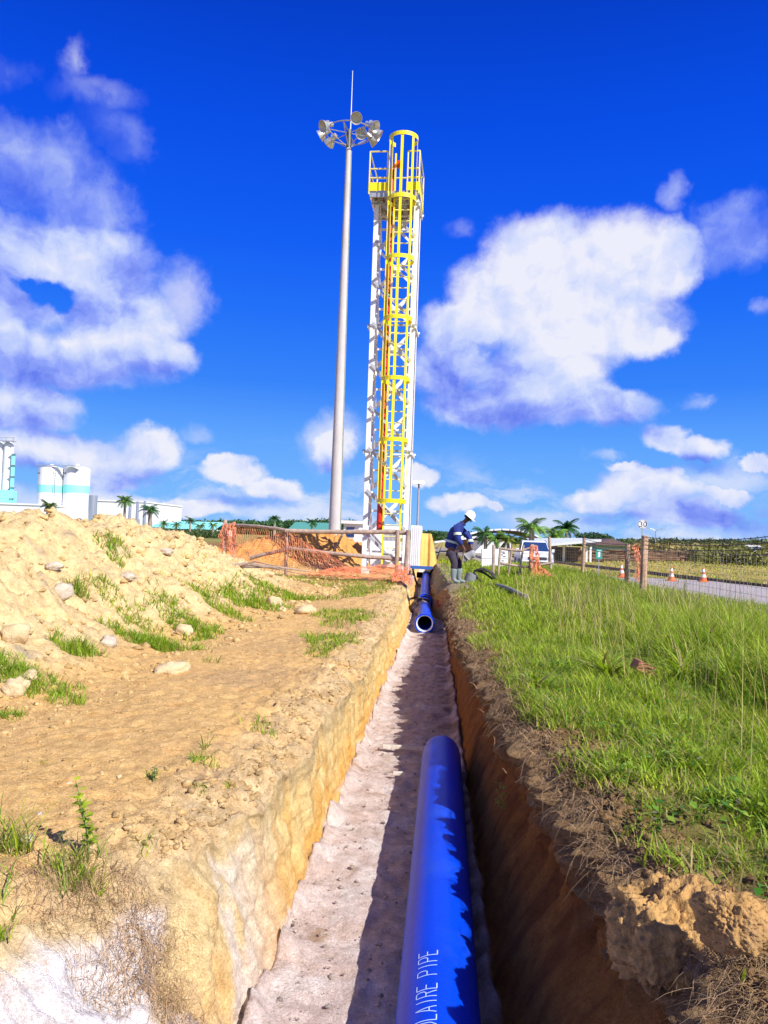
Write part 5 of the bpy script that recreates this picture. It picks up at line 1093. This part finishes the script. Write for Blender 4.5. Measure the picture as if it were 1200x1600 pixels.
palm_tree(866, 865, 822, 60, 'low bushy bright palm left of the dark green palm', 1.3, (.14, .26, .04), 24, .2)
palm_tree(757, 872, 822, 52, 'leftmost palm of the cluster beside the curved shelter', 1.1, (.05, .14, .04), 22, .12)
palm_tree(775, 872, 829, 50, 'middle palm of the cluster in front of the curved shelter', 1.0, (.12, .24, .04), 22, .11)
palm_tree(793, 872, 832, 50, 'right palm of the cluster with yellowing fronds', 1.0, (.20, .24, .04), 22, .11)
palm_tree(193, 832, 773, 110, 'tall palm in front of the white factory hall, far left', 1.75, (.09, .19, .03), 24, .2)
palm_tree(233, 838, 787, 105, 'dark palm right of the slender grey stacks', 1.7, (.05, .15, .04), 24, .32)
palm_tree(75, 812, 781, 90, 'palm crown showing above the spoil heap below the silos', 1.35, (.10, .16, .03), 24, .3)
palm_tree(174, 832, 806, 100, 'short bushy palm just left of the tall palm', 1.1, (.10, .17, .03), 20, .2)
palm_tree(428, 835, 804, 100, 'small palm above the orange netting and barrier', 1.1, (.05, .15, .04), 20, .18)
palm_tree(487, 838, 811, 110, 'faint small palm just left of the concrete mast', 1.1, (.05, .15, .05), 20, .18)
for i, (x, yb, yt, Y) in enumerate(((255, 838, 812, 120), (275, 838, 814, 125), (296, 839, 806, 120), (312, 840, 816, 125), (332, 840, 814, 120))):
    palm_tree(x, yb, yt, Y, ('first', 'second', 'third and tallest', 'fourth', 'last')[i]+' palm from the left along the teal roofed sheds', 1.2, (.12, .20, .04) if i != 2 else (.05, .15, .04), 16, .16)
def leaf_blob(parts, cx, cy, cz, rx, ry, rz, n, size, col, rg):
    u = rg.normal(size=(n, 3)); u /= np.linalg.norm(u, axis=1)[:, None]; u *= (rg.random((n, 1))**.35); u[:, 2] = np.abs(u[:, 2])*1.0 if False else u[:, 2]
    wob = 1+.35*fbm(u[:, 0]*2+cx, u[:, 1]*2+cy, u[:, 2]*2, 2)
    c = u*wob[:, None]*np.array([rx, ry, rz])+np.array([cx, cy, cz]); a = rg.normal(size=(n, 3)); a /= np.linalg.norm(a, axis=1)[:, None]; b = np.cross(a, rg.normal(size=(n, 3))); b /= np.linalg.norm(b, axis=1)[:, None]
    s = size*(.6+.8*rg.random((n, 1))); V = np.stack([c-a*s, c+b*s*.5, c+a*s, c-b*s*.5], 1).reshape(-1, 3); parts.append((V, np.repeat(np.array(col)*(.55+.9*rg.random((n, 1))), 4, 0)))
def leaf_obj(name, parts, parent=None):
    V = np.concatenate([p[0] for p in parts]); Cc = np.concatenate([p[1] for p in parts]); return np_obj(name, V, [np.arange(len(V)).reshape(-1, 4)], FROND, parent, tone=Cc)
def shade_tree():
    Y = 75; p = at(923, 860, Y); t = thing('shade_tree', 'small flat topped dark tree right of the dark palm', 'tree', (p.x, Y, 0)); h = at(923, 834, Y).z; b = MB(); b.tube([(0, 0, 0), (.2, 0, h*.6), (.1, 0, h)], [.2, .15, .05], 8)
    for k in range(5): a = k*1.25; b.tube([(.15, 0, h*.6), (math.cos(a)*1.2, math.sin(a)*1.2, h*.9)], [.08, .03], 6)
    b.build('trunk', mat('palm_trunk', (.3, .25, .2)), t, True); pr = []; rg = np.random.default_rng(5)
    for k in range(9): a = k*2.4; r = .3+1.4*(k/9); leaf_blob(pr, math.cos(a)*r+.1, math.sin(a)*r, h*.92-.15*r, .8, .8, .35, 160, .16, (.05, .11, .05), rg)
    leaf_obj('crown', pr, t)
shade_tree()
def far_wood():
    rg = np.random.default_rng(9); pr = []
    def strip(px0, px1, pyb, pyt0, pyt1, Y, n, col, size, name, lab):
        pr = []
        for k in range(n):
            s = rg.random(); px = px0+(px1-px0)*s; yy = Y*rg.uniform(.95, 1.25); b = at(px, pyb, yy); tp = at(px, pyt0+(pyt1-pyt0)*s, Y).z*rg.uniform(.75, 1.05); w = size*rg.uniform(.8, 1.6)
            for L in range(3): leaf_blob(pr, b.x, yy, tp*(.25+.30*L), w*(1.3-.35*L), w*(1.2-.3*L), tp*.2+.5, 34, size*.24, col, rg)
        tag(leaf_obj(name, pr), lab, 'forest', kind='stuff')
    strip(-150, 560, 832, 816, 814, 330, 1300, (.06, .14, .045), 2.6, 'pine_forest', 'dark green pine forest along the left horizon')
    strip(560, 760, 838, 828, 834, 330, 300, (.07, .14, .05), 2.6, 'pine_forest', 'strip of pine forest behind the container and worker')
    strip(980, 1500, 850, 843, 848, 330, 800, (.12, .15, .06), 2.4, 'pine_forest', 'far pine plantation along the right horizon')
    strip(700, 980, 850, 839, 845, 300, 300, (.08, .14, .05), 2.2, 'pine_forest', 'distant trees behind shelters and palms')
    strip(985, 1500, 868, 853, 862, 110, 420, (.32, .26, .10), 1.2, 'scrubland', 'olive green scrub behind the log piles')
    strip(150, 345, 840, 828, 833, 118, 260, (.08, .13, .04), .7, 'hedge', 'low hedge in front of the teal roofed sheds')
    strip(1085, 1400, 872, 862, 866, 60, 160, (.22, .22, .06), .7, 'scrubland', 'shrubs and weeds at the far right beyond the road')
far_wood()
# ------------------------------------------------------------------ factory
def silo(px0, px1, pyt, Y, lab, name='storage_silo', m=None, stripe=True, cone=True, group=None):
    a, c = at(px0, 820, Y), at(px1, 820, Y); r = (c.x-a.x)/2*.995; x = (a.x+c.x)/2; h = at((px0+px1)/2, pyt, Y).z; t = thing(name, lab, 'silo', (x, Y, 0), 0, group)
    b = MB(); b.lathe([(r, 0), (r, h)]+([] if cone else [(0, h)]), n=40); b.build('shell', m or BLDW, t, True)
    if cone: k = MB(); k.lathe([(r*1.01, h), (r*.2, h+r*.18), (r*.12, h+r*.30), (0, h+r*.30)], n=40); k.build('roof', m or BLDW, t, True); 
    if stripe: s = MB(); z0 = h*.62; s.lathe([(r+.03, h*.60), (r+.03, h*.72)], n=40); s.build('teal_band', TEAL, t, True); d = MB(); d.box((-r*.55, -r*.85, h*.90), (r*.35, .1, .14)); d.build('vent_slot', BLK, t)
    return t, x, r, h
g = 'pair of large white silos'
_, x1, r1, h1_ = silo(58, 95, 731, 150, 'left white silo with teal band, beside its twin', group=g)
_, x2, r2, _ = silo(98, 136, 731, 151, 'right white silo with teal band, next to the silver tank', group=g)
def factory():
    Y = 150; t = thing('silo_walkway', 'thin ladder and catwalk between the two large silos', 'walkway', ((x1+r1+x2-r2)/2, 150-2.6, 0)); b = MB(); b.bar((-.3, 0, 0), (-.3, 0, h1_), .08); b.bar((.3, 0, 0), (.3, 0, h1_), .08)
    for k in range(26): b.box((0, 0, k*h1_/26+.2), (.6, .06, .07))
    b.box((0, .5, h1_+.35), (9, .8, .12)); b.build('frame', GALV, t)
    silo(137, 150, 774, 145, 'narrow silver steel tank right of the big silos', 'steel_tank', SILV, False, False)
    # tower block at far left
    Y = 155; a = at(-45, 800, Y); c = at(17, 800, Y); h = at(10, 694, Y).z; t = thing('process_tower', 'tall white process tower with teal ladder cage at the left picture edge', 'tower', ((a.x+c.x)/2, Y, 0)); w = c.x-a.x
    for k in range(4):
        b = MB(); r = w/8; b.lathe([(r*.93, 0), (r*.93, h), (r*.3, h+.6), (0, h+.6)], (-w/2+r+k*2*r, 0, 0), 24); b.build('column', BLDW, t, True)
    q = MB(); q.box((w/2+.55, -1, h*.45), (.55, .5, h*.86)); q.build('ladder_cage', TEAL, t); k = MB()
    for i in range(7): k.box((w/2+.55, -1.1, h*(.1+.13*i)), (1.2, .9, .12))
    for x in np.linspace(-w/2, w/2+.6, 7): k.bar((x, -1.5, h), (x, -1.5, h+1.2), .08)
    k.box((.3, -1.5, h+1.2), (w+1.2, .08, .08)); k.box((.3, -1.2, h+.5), (w+1, 1.2, .12)); k.build('platforms', GALV, t); e = MB(); e.box((0, -1, 2), (w+.5, 5, 12)); e.build('teal_base', TEAL, t)
    e.v = []
    # low white hall
    def hall(name, lab, x0, x1_, yt, Y, dep, roofm, wallm, rh=0., base=None, cat='building'):
        a, c = at(x0, 820, Y), at(x1_, 820, Y); h = at((x0+x1_)/2, yt, Y).z; w = c.x-a.x; t = thing(name, lab, cat, ((a.x+c.x)/2, Y, 0)); b = MB(); b.box((0, dep/2, h/2), (w, dep, h)); b.build('wall', wallm, t)
        r = MB()
        if rh: r.add([(-w/2-.4, -.4, h), (w/2+.4, -.4, h), (w/2+.4, dep/2, h+rh), (-w/2-.4, dep/2, h+rh), (w/2+.4, dep, h), (-w/2-.4, dep, h)], [(0, 1, 2, 3), (3, 2, 4, 5)])
        else: r.box((0, dep/2, h+.15), (w+.4, dep+.4, .3))
        r.build('roof', roofm, t)
        if base: s = MB(); s.box((0, -.03, h*base/2), (w, .06, h*base)); s.build('teal_plinth', TEAL, t)
        return t, w, h
    hall('low_hall', 'long low white hall at the foot of the silos', -60, 66, 788, 140, 12, WHITE, BLDW, base=.0)
    t, w, h = hall('factory_hall', 'plain white factory hall behind the tall palm', 150, 224, 784, 170, 25, BLDW, BLDW)
    d = MB(); d.box((w*.28, -.05, h*.28), (w*.3, .1, h*.35)); d.build('grey_shutter', mat('shutter_grey', (.4, .42, .44), .6), t)
    hall('teal_hall', 'teal fronted annex peeping over the spoil heap below the silos', 46, 68, 805, 132, 8, TEAL, TEAL)
    hall('factory_shed', 'leftmost white shed with a teal roof behind the palms', 236, 262, 824, 160, 14, TEAL, BLDW, 1.2)
    hall('factory_shed', 'middle white shed with a bright teal roof', 263, 290, 826, 150, 14, TEAL, BLDW, 1.6)
    hall('factory_shed', 'rightmost white shed with a long teal roof near the netting', 291, 334, 827, 150, 14, TEAL, BLDW, 1.6)
    hall('green_roof_shed', 'low shed with muted green roof left of the concrete mast', 452, 514, 831, 120, 14, mat('muted_green_roof', (.10, .33, .26), .6), BLDW, 1.6)
    for i, (x, yt) in enumerate(((202, 786), (210, 783), (218, 782), (223, 790))):
        p = at(x, 820, 130); h = at(x, yt, 130).z; b = MB(); b.tube([(0, 0, 0), (0, 0, h)], [.32, .22], 10); o = b.build('slender_stack', SILV, smooth=True); o.location = (p.x, 130+i, 0); tag(o, ('first', 'second', 'third', 'fourth')[i]+' slender grey stack from the left, right of the tall palm', 'stack', 'slender grey stacks')
    # masts
    p = at(651, 860, 55); h = at(651, 756, 55).z; t = thing('floodlight_mast', 'distant thin mast with four floodlights right of the lattice tower', 'light mast', (p.x, 55, 0)); b = MB(); b.tube([(0, 0, 0), (0, 0, h)], [.10, .06], 8); b.box((0, 0, h), (.5, .06, .06)); b.build('pole', mat('dull_pole', (.35, .33, .38), .6), t)
    for k in range(4): l = MB(); l.lathe([(0, 0), (.08, 0), (.15, .15), (0, .16)], ((-.28, -.14, .14, .28)[k], -.1, h+.05), 10, Matrix.Rotation(R(70), 3, 'X')); l.build('floodlight', WHITE, t, True)
    p = at(1024, 850, 130); h = at(1024, 829, 130).z; t = thing('street_lamp', 'distant two armed street lamp right of the speed sign', 'street lamp', (p.x, 130, 0)); b = MB(); b.tube([(0, 0, 0), (0, 0, h)], .08, 6); b.build('pole', GALV, t); b = MB(); b.tube([(-1.1, 0, h+.35), (-.5, 0, h+.2), (0, 0, h-.1), (.5, 0, h+.2), (1.1, 0, h+.35)], .06, 6); b.build('arms', GALV, t)
    l = MB(); l.box((-1.2, 0, h+.36), (.45, .2, .09)); l.box((1.2, 0, h+.36), (.45, .2, .09)); l.build('lamp_heads', GALV, t)
    for x, yt, Y, lab in ((892, 826, 90, 'thin lamp post right of the dark palm'), (645, 822, 60, 'short thin post beside the distant mast')):
        p = at(x, 850, Y); h = at(x, yt, Y).z; b = MB(); b.tube([(0, 0, 0), (0, 0, h)], .06, 6); o = b.build('lamp_post', GALV); o.location = (p.x, Y, 0); tag(o, lab, 'post')
    p = at(1176, 864, 75); t = thing('white_car', 'distant white car almost hidden in shrubs at the right edge', 'car', (p.x, 75, .1), R(80)); b = MB(); b.add([(-.8, y, z) for y, z in ((-2, .3), (-2, .8), (-1, .95), (-.4, 1.4), (1, 1.4), (1.6, .95), (2, .85), (2, .3))]+[(.8, y, z) for y, z in ((-2, .3), (-2, .8), (-1, .95), (-.4, 1.4), (1, 1.4), (1.6, .95), (2, .85), (2, .3))], [tuple(range(8)), tuple(reversed(range(8, 16)))]+[(i, (i+1) % 8, 8+(i+1) % 8, 8+i) for i in range(8)]); b.build('body', WHITE, t, bevel=.08)
    w_ = MB(); w_.box((0, .2, 1.17), (1.63, 1.5, .3)); w_.build('windows', DKG, t)
factory()
